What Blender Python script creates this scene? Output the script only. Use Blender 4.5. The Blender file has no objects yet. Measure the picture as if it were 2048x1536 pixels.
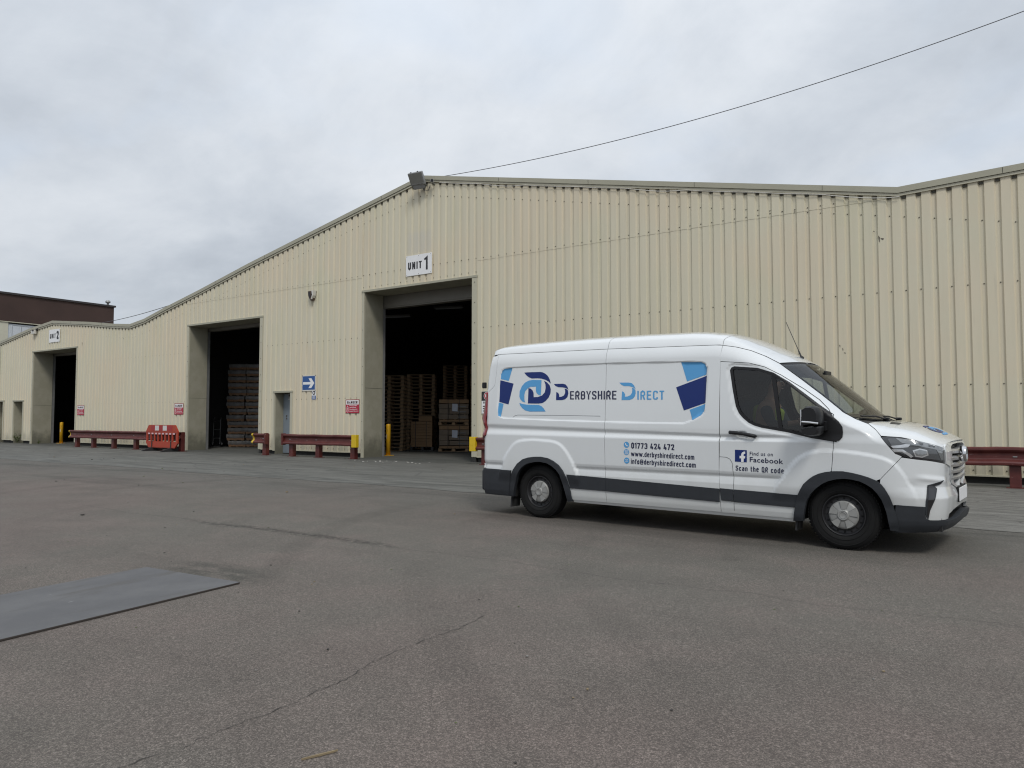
import bpy, bmesh, math, random
import numpy as np
from mathutils import Vector, Matrix
from mathutils.geometry import delaunay_2d_cdt

random.seed(7)
SC = bpy.context.scene
COL = SC.collection
R = math.radians

# ---------------------------------------------------------------- camera, sky, sun, exposure
cam_d = bpy.data.cameras.new("camera")
cam = bpy.data.objects.new("camera", cam_d)
COL.objects.link(cam)
cam.location = (13.12, -17.53, 1.32)
cam.rotation_euler = (R(90) + math.atan(69/1450), 0, R(33.9))
cam_d.sensor_fit = 'HORIZONTAL'
cam_d.sensor_width = 36.0
cam_d.lens = 36.0*1450/2048
cam_d.clip_end = 3000
cam_d.clip_start = 0.05
SC.camera = cam

SUN_DIR = Vector((0.62, -0.58, 0.95)).normalized()      # towards the sun, behind the photographer
world = bpy.data.worlds.new("World"); SC.world = world
world.use_nodes = True
wn = world.node_tree.nodes; wl = world.node_tree.links
wn.clear()
def WN(t, **k):
    n = wn.new(t)
    for a, b in k.items(): setattr(n, a, b)
    return n
w_out = WN('ShaderNodeOutputWorld'); w_bg = WN('ShaderNodeBackground')
w_sky = WN('ShaderNodeTexSky', sky_type='NISHITA', sun_disc=False)
w_sky.sun_elevation = math.asin(SUN_DIR.z); w_sky.sun_rotation = math.atan2(SUN_DIR.x, SUN_DIR.y)
w_sky.air_density = 1.0; w_sky.dust_density = 2.0
w_tc = WN('ShaderNodeTexCoord'); w_sep = WN('ShaderNodeSeparateXYZ')
wl.new(w_tc.outputs['Generated'], w_sep.inputs[0])
def wmath(op, a, b=None, c=None):
    n = WN('ShaderNodeMath', operation=op)
    for i, v in enumerate((a, b, c)):
        if v is None: continue
        if isinstance(v, (int, float)): n.inputs[i].default_value = v
        else: wl.new(v, n.inputs[i])
    return n.outputs[0]
zc = wmath('MAXIMUM', w_sep.outputs[2], 0.0)
den = wmath('ADD', zc, 0.42)
cx = wmath('DIVIDE', w_sep.outputs[0], den); cy = wmath('DIVIDE', w_sep.outputs[1], den)
w_cmb = WN('ShaderNodeCombineXYZ'); wl.new(cx, w_cmb.inputs[0]); wl.new(cy, w_cmb.inputs[1])
def wnoise(scale, detail, rough, off, dist=0.0):
    m = WN('ShaderNodeMapping'); m.inputs['Location'].default_value = off
    wl.new(w_cmb.outputs[0], m.inputs[0])
    n = WN('ShaderNodeTexNoise'); n.inputs['Scale'].default_value = scale; n.inputs['Detail'].default_value = detail
    n.inputs['Roughness'].default_value = rough; n.inputs['Distortion'].default_value = dist
    wl.new(m.outputs[0], n.inputs['Vector'])
    return n.outputs['Fac']
n1 = wnoise(1.15, 9, 0.56, (3.3, 1.2, 0), 0.35)
n2 = wnoise(3.6, 9, 0.60, (7.7, 4.1, 0), 0.3)
nn = wmath('ADD', wmath('MULTIPLY', n1, 0.70), wmath('MULTIPLY', n2, 0.30))
w_ramp = WN('ShaderNodeValToRGB')
cr = w_ramp.color_ramp; cr.interpolation = 'B_SPLINE'
cr.elements[0].position = 0.33; cr.elements[0].color = (0.44, 0.48, 0.535, 1)
cr.elements[1].position = 0.68; cr.elements[1].color = (0.82, 0.85, 0.89, 1)
e = cr.elements.new(0.44); e.color = (0.55, 0.595, 0.655, 1)
e = cr.elements.new(0.54); e.color = (0.66, 0.70, 0.75, 1)
wl.new(nn, w_ramp.inputs[0])
# bluer thin patches between the clouds
n3 = wnoise(1.7, 7, 0.55, (1.9, 9.4, 0), 0.4)
w_r3 = WN('ShaderNodeMapRange'); w_r3.inputs[1].default_value = 0.50; w_r3.inputs[2].default_value = 0.68; w_r3.inputs[4].default_value = 0.55
wl.new(n3, w_r3.inputs[0])
w_blue = WN('ShaderNodeMix', data_type='RGBA'); wl.new(w_r3.outputs[0], w_blue.inputs['Factor']); wl.new(w_ramp.outputs[0], w_blue.inputs['A']); w_blue.inputs['B'].default_value = (0.585, 0.675, 0.80, 1)
# an overcast sky is brighter overhead than near the horizon
bright = wmath('ADD', wmath('MULTIPLY', wmath('POWER', zc, 1.6), 0.75), 0.97)
w_mul = WN('ShaderNodeMix', data_type='RGBA', blend_type='MULTIPLY'); w_mul.inputs['Factor'].default_value = 1
wl.new(w_blue.outputs['Result'], w_mul.inputs['A'])
w_c3 = WN('ShaderNodeCombineXYZ')
for i in range(3): wl.new(bright, w_c3.inputs[i])
wl.new(w_c3.outputs[0], w_mul.inputs['B'])
w_ss = WN('ShaderNodeMix', data_type='RGBA', blend_type='MULTIPLY'); w_ss.inputs['Factor'].default_value = 1
wl.new(w_sky.outputs[0], w_ss.inputs['A']); w_ss.inputs['B'].default_value = (0.08, 0.08, 0.08, 1)
w_mix = WN('ShaderNodeMix', data_type='RGBA'); w_mix.inputs['Factor'].default_value = 0.93
wl.new(w_ss.outputs['Result'], w_mix.inputs['A']); wl.new(w_mul.outputs['Result'], w_mix.inputs['B'])
wl.new(w_mix.outputs['Result'], w_bg.inputs[0]); w_bg.inputs[1].default_value = 1.0
wl.new(w_bg.outputs[0], w_out.inputs[0])

sun_d = bpy.data.lights.new("sun", 'SUN'); sun = bpy.data.objects.new("sun", sun_d); COL.objects.link(sun)
sun_d.energy = 1.5; sun_d.angle = R(14); sun_d.color = (1.0, 0.965, 0.91)
sun.rotation_euler = SUN_DIR.to_track_quat('Z', 'Y').to_euler()
sun.location = (20, -30, 40)
SC.view_settings.view_transform = 'Standard'; SC.view_settings.look = 'None'
SC.view_settings.exposure = 0.0; SC.view_settings.gamma = 1.0
SC.render.engine = 'CYCLES'
SC.cycles.max_bounces = 8; SC.cycles.transparent_max_bounces = 12; SC.cycles.caustics_reflective = False
SC.cycles.use_denoising = True; SC.cycles.filter_width = 1.15

# ---------------------------------------------------------------- materials
MATS = {}
class NT:
    def __init__(s, m):
        s.t = m.node_tree; s.n = s.t.nodes; s.l = s.t.links
        s.tc = s.n.new('ShaderNodeTexCoord'); s.vec = s.tc.outputs['Object']
    def inp(s, sock, v):
        if isinstance(v, bpy.types.NodeSocket): s.l.new(v, sock)
        elif isinstance(v, (tuple, list)) and sock.type == 'RGBA': sock.default_value = (*v[:3], 1)
        else: sock.default_value = v
    def math(s, op, a, b=0.0, clamp=False):
        n = s.n.new('ShaderNodeMath'); n.operation = op; n.use_clamp = clamp
        s.inp(n.inputs[0], a); s.inp(n.inputs[1], b); return n.outputs[0]
    def mapping(s, scale=(1, 1, 1), loc=(0, 0, 0), rot=(0, 0, 0), vec=None):
        n = s.n.new('ShaderNodeMapping'); n.inputs['Scale'].default_value = scale
        n.inputs['Location'].default_value = loc; n.inputs['Rotation'].default_value = rot
        s.l.new(vec or s.vec, n.inputs[0]); return n.outputs[0]
    def noise(s, scale, detail=4, rough=0.55, vec=None, dist=0.0):
        n = s.n.new('ShaderNodeTexNoise'); n.inputs['Scale'].default_value = scale
        n.inputs['Detail'].default_value = detail; n.inputs['Roughness'].default_value = rough
        n.inputs['Distortion'].default_value = dist
        s.l.new(vec or s.vec, n.inputs['Vector']); return n.outputs['Fac']
    def voro(s, scale, feature='F1', vec=None, out='Distance', rand=1.0):
        n = s.n.new('ShaderNodeTexVoronoi'); n.feature = feature; n.inputs['Scale'].default_value = scale
        n.inputs['Randomness'].default_value = rand
        s.l.new(vec or s.vec, n.inputs['Vector']); return n.outputs[out]
    def ramp(s, v, a, b, clamp=True):   # linear step a->b to 0..1
        n = s.n.new('ShaderNodeMapRange'); n.clamp = clamp; n.interpolation_type = 'SMOOTHSTEP'
        s.inp(n.inputs[0], v); n.inputs[1].default_value = a; n.inputs[2].default_value = b
        n.inputs[3].default_value = 0; n.inputs[4].default_value = 1; return n.outputs[0]
    def mix(s, f, a, b, blend='MIX'):
        n = s.n.new('ShaderNodeMix'); n.data_type = 'RGBA'; n.blend_type = blend
        s.inp(n.inputs['Factor'], f); s.inp(n.inputs['A'], a); s.inp(n.inputs['B'], b); return n.outputs['Result']
    def scale(s, col, v):               # colour times a scalar
        n = s.n.new('ShaderNodeVectorMath'); n.operation = 'SCALE'
        s.inp(n.inputs[0], col if isinstance(col, bpy.types.NodeSocket) else tuple(col[:3]))
        s.inp(n.inputs['Scale'], v); return n.outputs[0]
    def sep(s, vec=None):
        n = s.n.new('ShaderNodeSeparateXYZ'); s.l.new(vec or s.vec, n.inputs[0]); return n.outputs
    def bump(s, h, strength=0.3, dist=0.01):
        n = s.n.new('ShaderNodeBump'); n.inputs['Strength'].default_value = strength
        n.inputs['Distance'].default_value = dist; s.l.new(h, n.inputs['Height']); return n.outputs[0]
def newmat(name):
    m = bpy.data.materials.new(name); m.use_nodes = True; MATS[name] = m
    b = m.node_tree.nodes['Principled BSDF']
    return m, NT(m), b
def pm(name, col, rough=0.6, metal=0.0, var=0.10, scale=6.0, coat=0.0, bump=0.0, bscale=60, spec=0.5, stretch=(1, 1, 1), alpha=None, emit=0.0):
    m, t, b = newmat(name)
    v = t.mapping(stretch)
    n = t.noise(scale, 5, 0.6, v)
    f = t.math('ADD', t.math('MULTIPLY', t.math('SUBTRACT', n, 0.5), var*4), 1.0)
    t.l.new(t.scale(col, f), b.inputs['Base Color'])
    t.l.new(t.math('ADD', t.math('MULTIPLY', n, 0.16), rough-0.08, True), b.inputs['Roughness'])
    b.inputs['Metallic'].default_value = metal
    b.inputs['Specular IOR Level'].default_value = spec
    if coat: b.inputs['Coat Weight'].default_value = coat; b.inputs['Coat Roughness'].default_value = 0.06
    if bump: t.l.new(t.bump(t.noise(bscale, 4, 0.6), bump, 0.01), b.inputs['Normal'])
    if emit:
        b.inputs['Emission Color'].default_value = (*col, 1); b.inputs['Emission Strength'].default_value = emit
    return m

def asphalt():
    m, t, b = newmat('asphalt')
    big = t.noise(0.22, 5, 0.55); mid = t.noise(1.3, 6, 0.6); fine = t.noise(45, 3, 0.7)
    v1 = t.voro(210, out='Color'); sv = t.sep(v1)[0]; v2 = t.voro(120, out='Color'); s2 = t.sep(v2)[1]
    base = t.mix(t.ramp(big, 0.36, 0.64), (0.141, 0.118, 0.103), (0.132, 0.121, 0.104))
    base = t.mix(t.math('MULTIPLY', t.ramp(mid, 0.45, 0.72), 0.40), base, (0.160, 0.127, 0.112))
    st = t.math('ADD', t.math('MULTIPLY', sv, 0.62), t.math('MULTIPLY', s2, 0.38))
    stone = t.math('ADD', t.math('MULTIPLY', t.math('POWER', st, 2.2), 1.30), 0.55)
    f = t.math('MULTIPLY', stone, t.math('ADD', t.math('MULTIPLY', fine, 0.5), 0.75))
    f = t.math('MULTIPLY', f, t.math('ADD', t.math('MULTIPLY', mid, 0.30), 0.85))
    x, y, z = t.sep()
    # dark joint between two lays of asphalt, along x at y = -12
    wob = t.math('MULTIPLY', t.math('SUBTRACT', t.noise(0.9, 5, 0.6), 0.5), 0.5)
    d = t.math('ABSOLUTE', t.math('ADD', t.math('ADD', y, 11.95), wob))
    line = t.math('SUBTRACT', 1.0, t.ramp(d, 0.01, 0.16))
    xw = t.math('MULTIPLY', t.ramp(x, 3.6, 5.2), t.math('SUBTRACT', 1.0, t.ramp(x, 7.4, 8.3)))
    brk = t.ramp(t.noise(13, 4, 0.7), 0.40, 0.55)
    joint = t.math('MULTIPLY', t.math('MULTIPLY', line, xw), brk)
    thin = t.math('MULTIPLY', t.math('SUBTRACT', 1.0, t.ramp(d, 0.0, 0.035)), t.math('MULTIPLY', t.ramp(x, 0.5, 2.5), 0.35))
    # oily grey-green grime round the steel plate and long tyre-dark bands towards the apron
    dx = t.math('SUBTRACT', x, 7.5); dy = t.math('SUBTRACT', y, -13.72)
    g = t.math('ADD', t.math('MULTIPLY', dx, dx), t.math('MULTIPLY', t.math('MULTIPLY', dy, dy), 5.0))
    grime = t.math('MULTIPLY', t.math('SUBTRACT', 1.0, t.ramp(g, 0.05, 0.75)), t.ramp(t.noise(3.5, 5, 0.6, t.mapping((1, 2.2, 1))), 0.30, 0.62))
    band = t.ramp(t.noise(1.0, 5, 0.6, t.mapping((0.14, 1.1, 1), (3, 0, 0))), 0.52, 0.70)
    band = t.math('MULTIPLY', band, t.ramp(y, -13.5, -8.0))
    near = t.ramp(t.math('ADD', y, t.math('MULTIPLY', t.noise(0.5, 4), 2.5)), -9.6, -6.2)
    dark = t.math('MULTIPLY', band, 0.30)
    f = t.math('MULTIPLY', f, t.math('SUBTRACT', 1.0, t.math('MULTIPLY', joint, 0.5)))
    f = t.math('MULTIPLY', f, t.math('SUBTRACT', 1.0, t.math('MULTIPLY', thin, 0.5)))
    f = t.math('MULTIPLY', f, t.math('SUBTRACT', 1.0, dark))
    # faint curved tyre tracks and a few oil spots
    tx = t.math('ADD', x, t.math('MULTIPLY', t.math('MULTIPLY', t.math('ADD', y, 9.0), t.math('ADD', y, 9.0)), -0.11))
    tw = t.n.new('ShaderNodeTexWave'); tw.inputs['Scale'].default_value = 0.19; tw.inputs['Distortion'].default_value = 1.2; tw.inputs['Detail'].default_value = 3; tw.inputs['Detail Scale'].default_value = 0.6
    cb = t.n.new('ShaderNodeCombineXYZ'); t.l.new(tx, cb.inputs[0]); t.l.new(t.math('MULTIPLY', y, 0.12), cb.inputs[1]); t.l.new(cb.outputs[0], tw.inputs['Vector'])
    trk = t.math('MULTIPLY', t.ramp(tw.outputs['Fac'], 0.80, 0.98), t.ramp(t.noise(0.35, 4, 0.6, t.mapping((1, .5, 1), (9, 2, 0))), 0.44, 0.62))
    f = t.math('MULTIPLY', f, t.math('SUBTRACT', 1.0, t.math('MULTIPLY', trk, 0.13)))
    oil = t.ramp(t.noise(1.15, 3, 0.5, t.mapping((1, 1, 1), (21, 5, 0))), 0.70, 0.76)
    f = t.math('MULTIPLY', f, t.math('SUBTRACT', 1.0, t.math('MULTIPLY', oil, 0.16)))
    ptc = t.ramp(t.noise(0.45, 7, 0.65, t.mapping((1, 1.6, 1), (2, 8, 0))), 0.50, 0.60)
    f = t.math('MULTIPLY', f, t.math('SUBTRACT', 1.04, t.math('MULTIPLY', ptc, 0.08)))
    base = t.mix(t.math('MULTIPLY', near, 0.7), base, (0.114, 0.112, 0.101))
    base = t.mix(t.math('MULTIPLY', grime, 0.72), base, (0.052, 0.053, 0.044))
    t.l.new(t.scale(base, f), b.inputs['Base Color'])
    b.inputs['Roughness'].default_value = 0.82; b.inputs['Specular IOR Level'].default_value = 0.3
    h = t.math('ADD', t.math('MULTIPLY', st, 0.7), t.math('MULTIPLY', fine, 0.5))
    t.l.new(t.bump(h, 0.55, 0.006), b.inputs['Normal'])
    return m
def apron_mat():
    m, t, b = newmat('apron')
    sv = t.mapping((0.30, 2.2, 1)); s1 = t.noise(1.4, 7, 0.62, sv, 0.8); s2 = t.noise(5.0, 5, 0.6, t.mapping((0.35, 1.6, 1)), 0.5)
    big = t.noise(0.25, 4)
    base = t.mix(t.ramp(s1, 0.32, 0.66), (0.080, 0.081, 0.074), (0.140, 0.140, 0.128))
    base = t.mix(t.math('MULTIPLY', t.ramp(big, 0.45, 0.65), 0.4), base, (0.106, 0.101, 0.090))
    x, y, z = t.sep()
    # cracked pale concrete towards the right, in front of the van
    rt = t.ramp(t.math('ADD', x, t.math('MULTIPLY', y, 0.3)), 6.0, 9.5)
    ck = t.voro(2.0, 'DISTANCE_TO_EDGE', t.mapping((0.5, 1.7, 1), vec=None))
    wv = t.noise(3.0, 5, 0.65, sv, 1.2)
    con = t.mix(t.ramp(wv, 0.38, 0.62), (0.108, 0.105, 0.095), (0.180, 0.175, 0.160))
    con = t.mix(t.math('MULTIPLY', t.math('SUBTRACT', 1.0, t.ramp(ck, 0.0, 0.035)), 0.7), con, (0.055, 0.052, 0.048))
    base = t.mix(rt, base, con)
    cr2 = t.voro(0.8, 'DISTANCE_TO_EDGE', t.mapping((0.4, 1.3, 1)))
    base = t.mix(t.math('MULTIPLY', t.math('SUBTRACT', 1.0, t.ramp(cr2, 0.0, 0.02)), 0.45), base, (0.05, 0.05, 0.047))
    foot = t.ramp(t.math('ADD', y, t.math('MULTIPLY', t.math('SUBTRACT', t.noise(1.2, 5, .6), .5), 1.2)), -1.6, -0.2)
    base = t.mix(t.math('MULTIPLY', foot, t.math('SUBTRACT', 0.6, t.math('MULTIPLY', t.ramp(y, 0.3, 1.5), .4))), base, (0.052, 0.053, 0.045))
    sp = t.sep(t.voro(110, out='Color'))[0]
    f = t.math('ADD', t.math('MULTIPLY', sp, 0.42), 0.79)
    f = t.math('MULTIPLY', f, t.math('ADD', t.math('MULTIPLY', s2, 0.5), 0.75))
    t.l.new(t.scale(base, f), b.inputs['Base Color'])
    b.inputs['Roughness'].default_value = 0.78; b.inputs['Specular IOR Level'].default_value = 0.35
    t.l.new(t.bump(t.math('ADD', s2, t.math('MULTIPLY', sp, 0.4)), 0.4, 0.008), b.inputs['Normal'])
    return m
def cladding_mat(name, col, dirt=0.55):
    m, t, b = newmat(name)
    sv = t.noise(2.2, 6, 0.6, t.mapping((2.2, 1, 0.10))); bg = t.noise(0.35, 4); sm = t.noise(0.8, 5, 0.6, t.mapping((1, 1, 0.35)))
    f = t.math('ADD', t.math('MULTIPLY', t.math('SUBTRACT', sv, 0.5), 0.22), 1.0)
    c = t.mix(t.ramp(bg, 0.4, 0.65), col, (col[0]*1.03, col[1]*0.985, col[2]*0.97))
    c = t.mix(t.math('MULTIPLY', t.ramp(sm, 0.5, 0.75), 0.45), c, (col[0]*0.90, col[1]*0.94, col[2]*0.86))
    x, y, z = t.sep()
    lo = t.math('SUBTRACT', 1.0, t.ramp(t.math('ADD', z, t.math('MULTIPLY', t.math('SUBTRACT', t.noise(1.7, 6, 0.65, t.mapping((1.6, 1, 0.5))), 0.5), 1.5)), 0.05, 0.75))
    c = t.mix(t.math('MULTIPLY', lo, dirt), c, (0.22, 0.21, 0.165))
    st = t.ramp(t.noise(9, 4, 0.6, t.mapping((1.4, 1, 0.045))), 0.58, 0.74)
    c = t.mix(t.math('MULTIPLY', st, 0.30), c, (0.36, 0.34, 0.27))
    if name == 'cladding':     # paler rectangle where an older sign hung above the tallest door
        gx = t.math('MULTIPLY', t.ramp(x, -2.95, -2.6), t.math('SUBTRACT', 1.0, t.ramp(x, -1.85, -1.65)))
        gz = t.math('MULTIPLY', t.ramp(z, 6.55, 6.75), t.math('SUBTRACT', 1.0, t.ramp(z, 7.25, 7.45)))
        c = t.mix(t.math('MULTIPLY', t.math('MULTIPLY', gx, gz), t.math('ADD', t.math('MULTIPLY', t.noise(5, 5), 0.5), 0.0)), c, (0.50, 0.49, 0.48))
    t.l.new(t.scale(c, f), b.inputs['Base Color'])
    b.inputs['Roughness'].default_value = 0.50; b.inputs['Specular IOR Level'].default_value = 0.4
    t.l.new(t.bump(t.noise(1.5, 3, 0.5, t.mapping((1, 1, 0.3))), 0.08, 0.02), b.inputs['Normal'])
    return m
def glass_mat(name, tint, gloss=1.0):
    m = bpy.data.materials.new(name); m.use_nodes = True; MATS[name] = m
    t = m.node_tree; t.nodes.clear()
    o = t.nodes.new('ShaderNodeOutputMaterial'); mx = t.nodes.new('ShaderNodeMixShader')
    tr = t.nodes.new('ShaderNodeBsdfTransparent'); tr.inputs[0].default_value = (*tint, 1)
    gl = t.nodes.new('ShaderNodeBsdfGlossy'); gl.inputs['Roughness'].default_value = 0.02
    fr = t.nodes.new('ShaderNodeFresnel'); fr.inputs['IOR'].default_value = 1.5
    mm = t.nodes.new('ShaderNodeMath'); mm.operation = 'MULTIPLY'; mm.inputs[1].default_value = gloss; mm.use_clamp = True
    t.links.new(fr.outputs[0], mm.inputs[0]); t.links.new(mm.outputs[0], mx.inputs[0])
    t.links.new(tr.outputs[0], mx.inputs[1]); t.links.new(gl.outputs[0], mx.inputs[2]); t.links.new(mx.outputs[0], o.inputs[0])
    return m
def van_paint():
    m, t, b = newmat('van_paint')
    n = t.noise(3, 5, 0.6, t.mapping((1, 1, 0.5))); x, y, z = t.sep()
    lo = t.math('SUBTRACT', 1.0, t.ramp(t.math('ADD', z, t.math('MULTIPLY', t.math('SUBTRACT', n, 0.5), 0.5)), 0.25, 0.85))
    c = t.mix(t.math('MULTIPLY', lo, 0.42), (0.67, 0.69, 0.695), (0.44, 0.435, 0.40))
    t.l.new(t.scale(c, t.math('ADD', t.math('MULTIPLY', t.math('SUBTRACT', n, 0.5), 0.05), 1.0)), b.inputs['Base Color'])
    b.inputs['Roughness'].default_value = 0.28; b.inputs['Coat Weight'].default_value = 1.0; b.inputs['Coat Roughness'].default_value = 0.03
    return m
def brick_mat():
    m, t, b = newmat('dark_brick')
    n = t.n.new('ShaderNodeTexBrick'); n.inputs['Scale'].default_value = 1.0
    n.inputs['Color1'].default_value = (0.034, 0.0165, 0.0135, 1); n.inputs['Color2'].default_value = (0.042, 0.021, 0.017, 1)
    n.inputs['Mortar'].default_value = (0.050, 0.029, 0.024, 1); n.inputs['Mortar Size'].default_value = 0.012
    n.inputs['Brick Width'].default_value = 0.9; n.inputs['Row Height'].default_value = 0.3
    t.l.new(t.mapping((1, 1, 1), rot=(R(90), 0, R(90))), n.inputs['Vector'])
    t.l.new(t.scale(n.outputs[0], t.math('ADD', t.math('MULTIPLY', t.noise(0.4, 5), 0.8), 0.6)), b.inputs['Base Color'])
    b.inputs['Roughness'].default_value = 0.9
    return m
def guard_mat():
    m, t, b = newmat('rail_red')
    n = t.noise(4, 6, 0.65); ch = t.noise(9, 6, 0.7, t.mapping((0.5, 1, 2)))
    c = t.mix(t.ramp(n, 0.35, 0.65), (0.078, 0.013, 0.012), (0.110, 0.024, 0.019))
    c = t.mix(t.math('MULTIPLY', t.ramp(ch, 0.64, 0.70), 0.75), c, (0.33, 0.27, 0.24))
    c = t.mix(t.math('MULTIPLY', t.ramp(t.noise(2.3, 6, 0.7), 0.56, 0.70), 0.6), c, (0.085, 0.035, 0.022))
    t.l.new(c, b.inputs['Base Color']); b.inputs['Roughness'].default_value = 0.5
    t.l.new(t.bump(ch, 0.2, 0.01), b.inputs['Normal'])
    return m
def reveal_mat():
    m, t, b = newmat('reveal_sheet')
    x, y, z = t.sep(); n = t.noise(1.8, 6, 0.65)
    c = t.mix(t.ramp(n, 0.4, 0.65), (0.30, 0.285, 0.215), (0.34, 0.32, 0.25))
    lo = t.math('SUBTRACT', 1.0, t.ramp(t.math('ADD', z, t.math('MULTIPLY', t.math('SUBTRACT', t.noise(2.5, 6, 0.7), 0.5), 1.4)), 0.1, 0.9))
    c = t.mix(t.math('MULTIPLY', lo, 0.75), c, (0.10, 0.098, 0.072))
    t.l.new(c, b.inputs['Base Color']); b.inputs['Roughness'].default_value = 0.6
    return m
def steel_plate_mat():
    m, t, b = newmat('plate_steel')
    n = t.noise(1.6, 6, 0.6); s = t.noise(3, 6, 0.65, t.mapping((1, 0.25, 1)))
    c = t.mix(t.ramp(n, 0.35, 0.65), (0.104, 0.104, 0.107), (0.130, 0.130, 0.131))
    c = t.mix(t.math('MULTIPLY', t.ramp(s, 0.50, 0.66), 0.7), c, (0.088, 0.082, 0.076))
    x, y, z = t.sep()
    c = t.mix(t.math('MULTIPLY', t.ramp(t.math('ADD', y, t.math('MULTIPLY', n, 0.6)), 0.5, 1.6), 0.45), c, (0.155, 0.148, 0.138))
    sc = t.ramp(t.noise(16, 3, 0.5, t.mapping((1.0, 0.35, 1))), 0.74, 0.77)
    c = t.mix(t.math('MULTIPLY', sc, .6), c, (0.34, 0.34, 0.34))
    t.l.new(t.scale(c, t.math('ADD', t.math('MULTIPLY', t.noise(60, 3), 0.2), 0.9)), b.inputs['Base Color'])
    b.inputs['Roughness'].default_value = 0.72; b.inputs['Specular IOR Level'].default_value = 0.25
    return m

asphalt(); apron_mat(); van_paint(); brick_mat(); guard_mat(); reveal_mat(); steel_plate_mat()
cladding_mat('cladding', (0.605, 0.563, 0.432)); cladding_mat('pale_cladding', (0.50, 0.53, 0.56), 0.2); cladding_mat('cream_cladding', (0.50, 0.48, 0.385), 0.2)
glass_mat('side_glass', (0.50, 0.54, 0.53), 1.35); glass_mat('screen_glass', (0.62, 0.68, 0.65), 1.0)
pm('trim_beige', (0.46, 0.435, 0.335), 0.5, var=0.06, scale=2); pm('flash_beige', (0.36, 0.345, 0.265), 0.5, var=0.06, scale=1.5)
pm('screw', (0.10, 0.085, 0.065), 0.5, 0.2); pm('black_void', (0.012, 0.012, 0.012), 0.9); pm('plinth', (0.03, 0.03, 0.028), 0.9)
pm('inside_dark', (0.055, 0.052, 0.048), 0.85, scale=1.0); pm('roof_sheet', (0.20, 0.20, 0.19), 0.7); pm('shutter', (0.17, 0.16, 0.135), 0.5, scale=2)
pm('trough_shade', (0.085, 0.08, 0.064), 0.95)  # dark tone standing in for shade in the rib troughs below the flashing
pm('door_blue', (0.20, 0.235, 0.27), 0.45, var=0.05, scale=2); pm('white', (0.78, 0.78, 0.78), 0.4, var=0.03); pm('off_white', (0.62, 0.60, 0.55), 0.5, var=0.06, scale=12)
pm('black', (0.014, 0.014, 0.016), 0.45, var=0.05); pm('sign_red', (0.42, 0.018, 0.045), 0.4, var=0.05); pm('sign_blue', (0.020, 0.085, 0.27), 0.4, var=0.05)
pm('sign_pink', (0.70, 0.45, 0.46), 0.5); pm('sign_dark', (0.07, 0.02, 0.025), 0.5)
pm('yellow', (0.62, 0.42, 0.012), 0.45, var=0.08, scale=10, bump=0.05); pm('bollard_yellow', (0.66, 0.36, 0.012), 0.45, var=0.08, scale=10)
pm('orange', (0.37, 0.043, 0.016), 0.5, var=0.08, scale=7); pm('reflect_red', (0.32, 0.010, 0.012), 0.35); pm('reflect_white', (0.60, 0.58, 0.56), 0.35)
pm('rubber', (0.022, 0.022, 0.023), 0.8, var=0.1, scale=20, bump=0.1, bscale=90); pm('tyre', (0.013, 0.013, 0.013), 0.85, var=0.15, scale=14, spec=0.2)
pm('rim_dark', (0.020, 0.020, 0.022), 0.5, 0.2); pm('hubcap', (0.30, 0.30, 0.288), 0.42, 0.15, var=0.08, scale=9); pm('hub_cut', (0.19, 0.19, 0.183), 0.5)
pm('grey_plastic', (0.028, 0.031, 0.036), 0.55, var=0.10, scale=9, bump=0.04, bscale=250, spec=0.35); pm('black_plastic', (0.011, 0.011, 0.012), 0.42, var=0.06, spec=0.35)
pm('navy_vinyl', (0.009, 0.025, 0.140), 0.35, var=0.02, spec=0.3); pm('blue_vinyl', (0.095, 0.325, 0.610), 0.35, var=0.02, spec=0.3); pm('ink_vinyl', (0.014, 0.018, 0.055), 0.35, var=0.02)
pm('tail_red', (0.20, 0.004, 0.008), 0.15, var=0.05, coat=1.0); pm('chrome', (0.62, 0.62, 0.63), 0.16, 1.0, var=0.02); pm('satin_chrome', (0.50, 0.50, 0.50), 0.32, 0.7, var=0.03)
pm('lamp_black', (0.012, 0.012, 0.014), 0.12, var=0.02, coat=1.0); pm('lamp_grey', (0.085, 0.09, 0.095), 0.15, 0.3, var=0.05, coat=1.0); pm('lamp_bright', (0.62, 0.63, 0.64), 0.12, 0.7, var=0.1, scale=30, coat=1.0); pm('lamp_mid', (0.26, 0.27, 0.275), 0.12, 0.6, var=0.1, scale=30, coat=1.0)
pm('seat_cloth', (0.035, 0.035, 0.038), 0.9); pm('dash', (0.030, 0.030, 0.032), 0.7); pm('headliner', (0.32, 0.32, 0.31), 0.9)
pm('skin', (0.42, 0.24, 0.17), 0.55); pm('hair', (0.035, 0.025, 0.02), 0.8); pm('vest', (0.42, 0.52, 0.05), 0.7); pm('navy_cloth', (0.03, 0.035, 0.05), 0.85); pm('vest_tape', (0.5, 0.5, 0.48), 0.4)
pm('timber', (0.36, 0.24, 0.135), 0.8, var=0.2, scale=5, stretch=(1, 1, 3)); pm('old_timber', (0.24, 0.17, 0.105), 0.85, var=0.2, scale=5); pm('carton', (0.31, 0.195, 0.105), 0.8, var=0.12, scale=3); pm('carton_grey', (0.22, 0.175, 0.13), 0.75, var=0.14, scale=4)
pm('wrap', (0.19, 0.185, 0.18), 0.4, var=0.3, scale=5, bump=0.5, bscale=9); pm('board_brown', (0.26, 0.15, 0.085), 0.8, var=0.25, scale=9); pm('paper', (0.62, 0.66, 0.74), 0.6)
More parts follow.
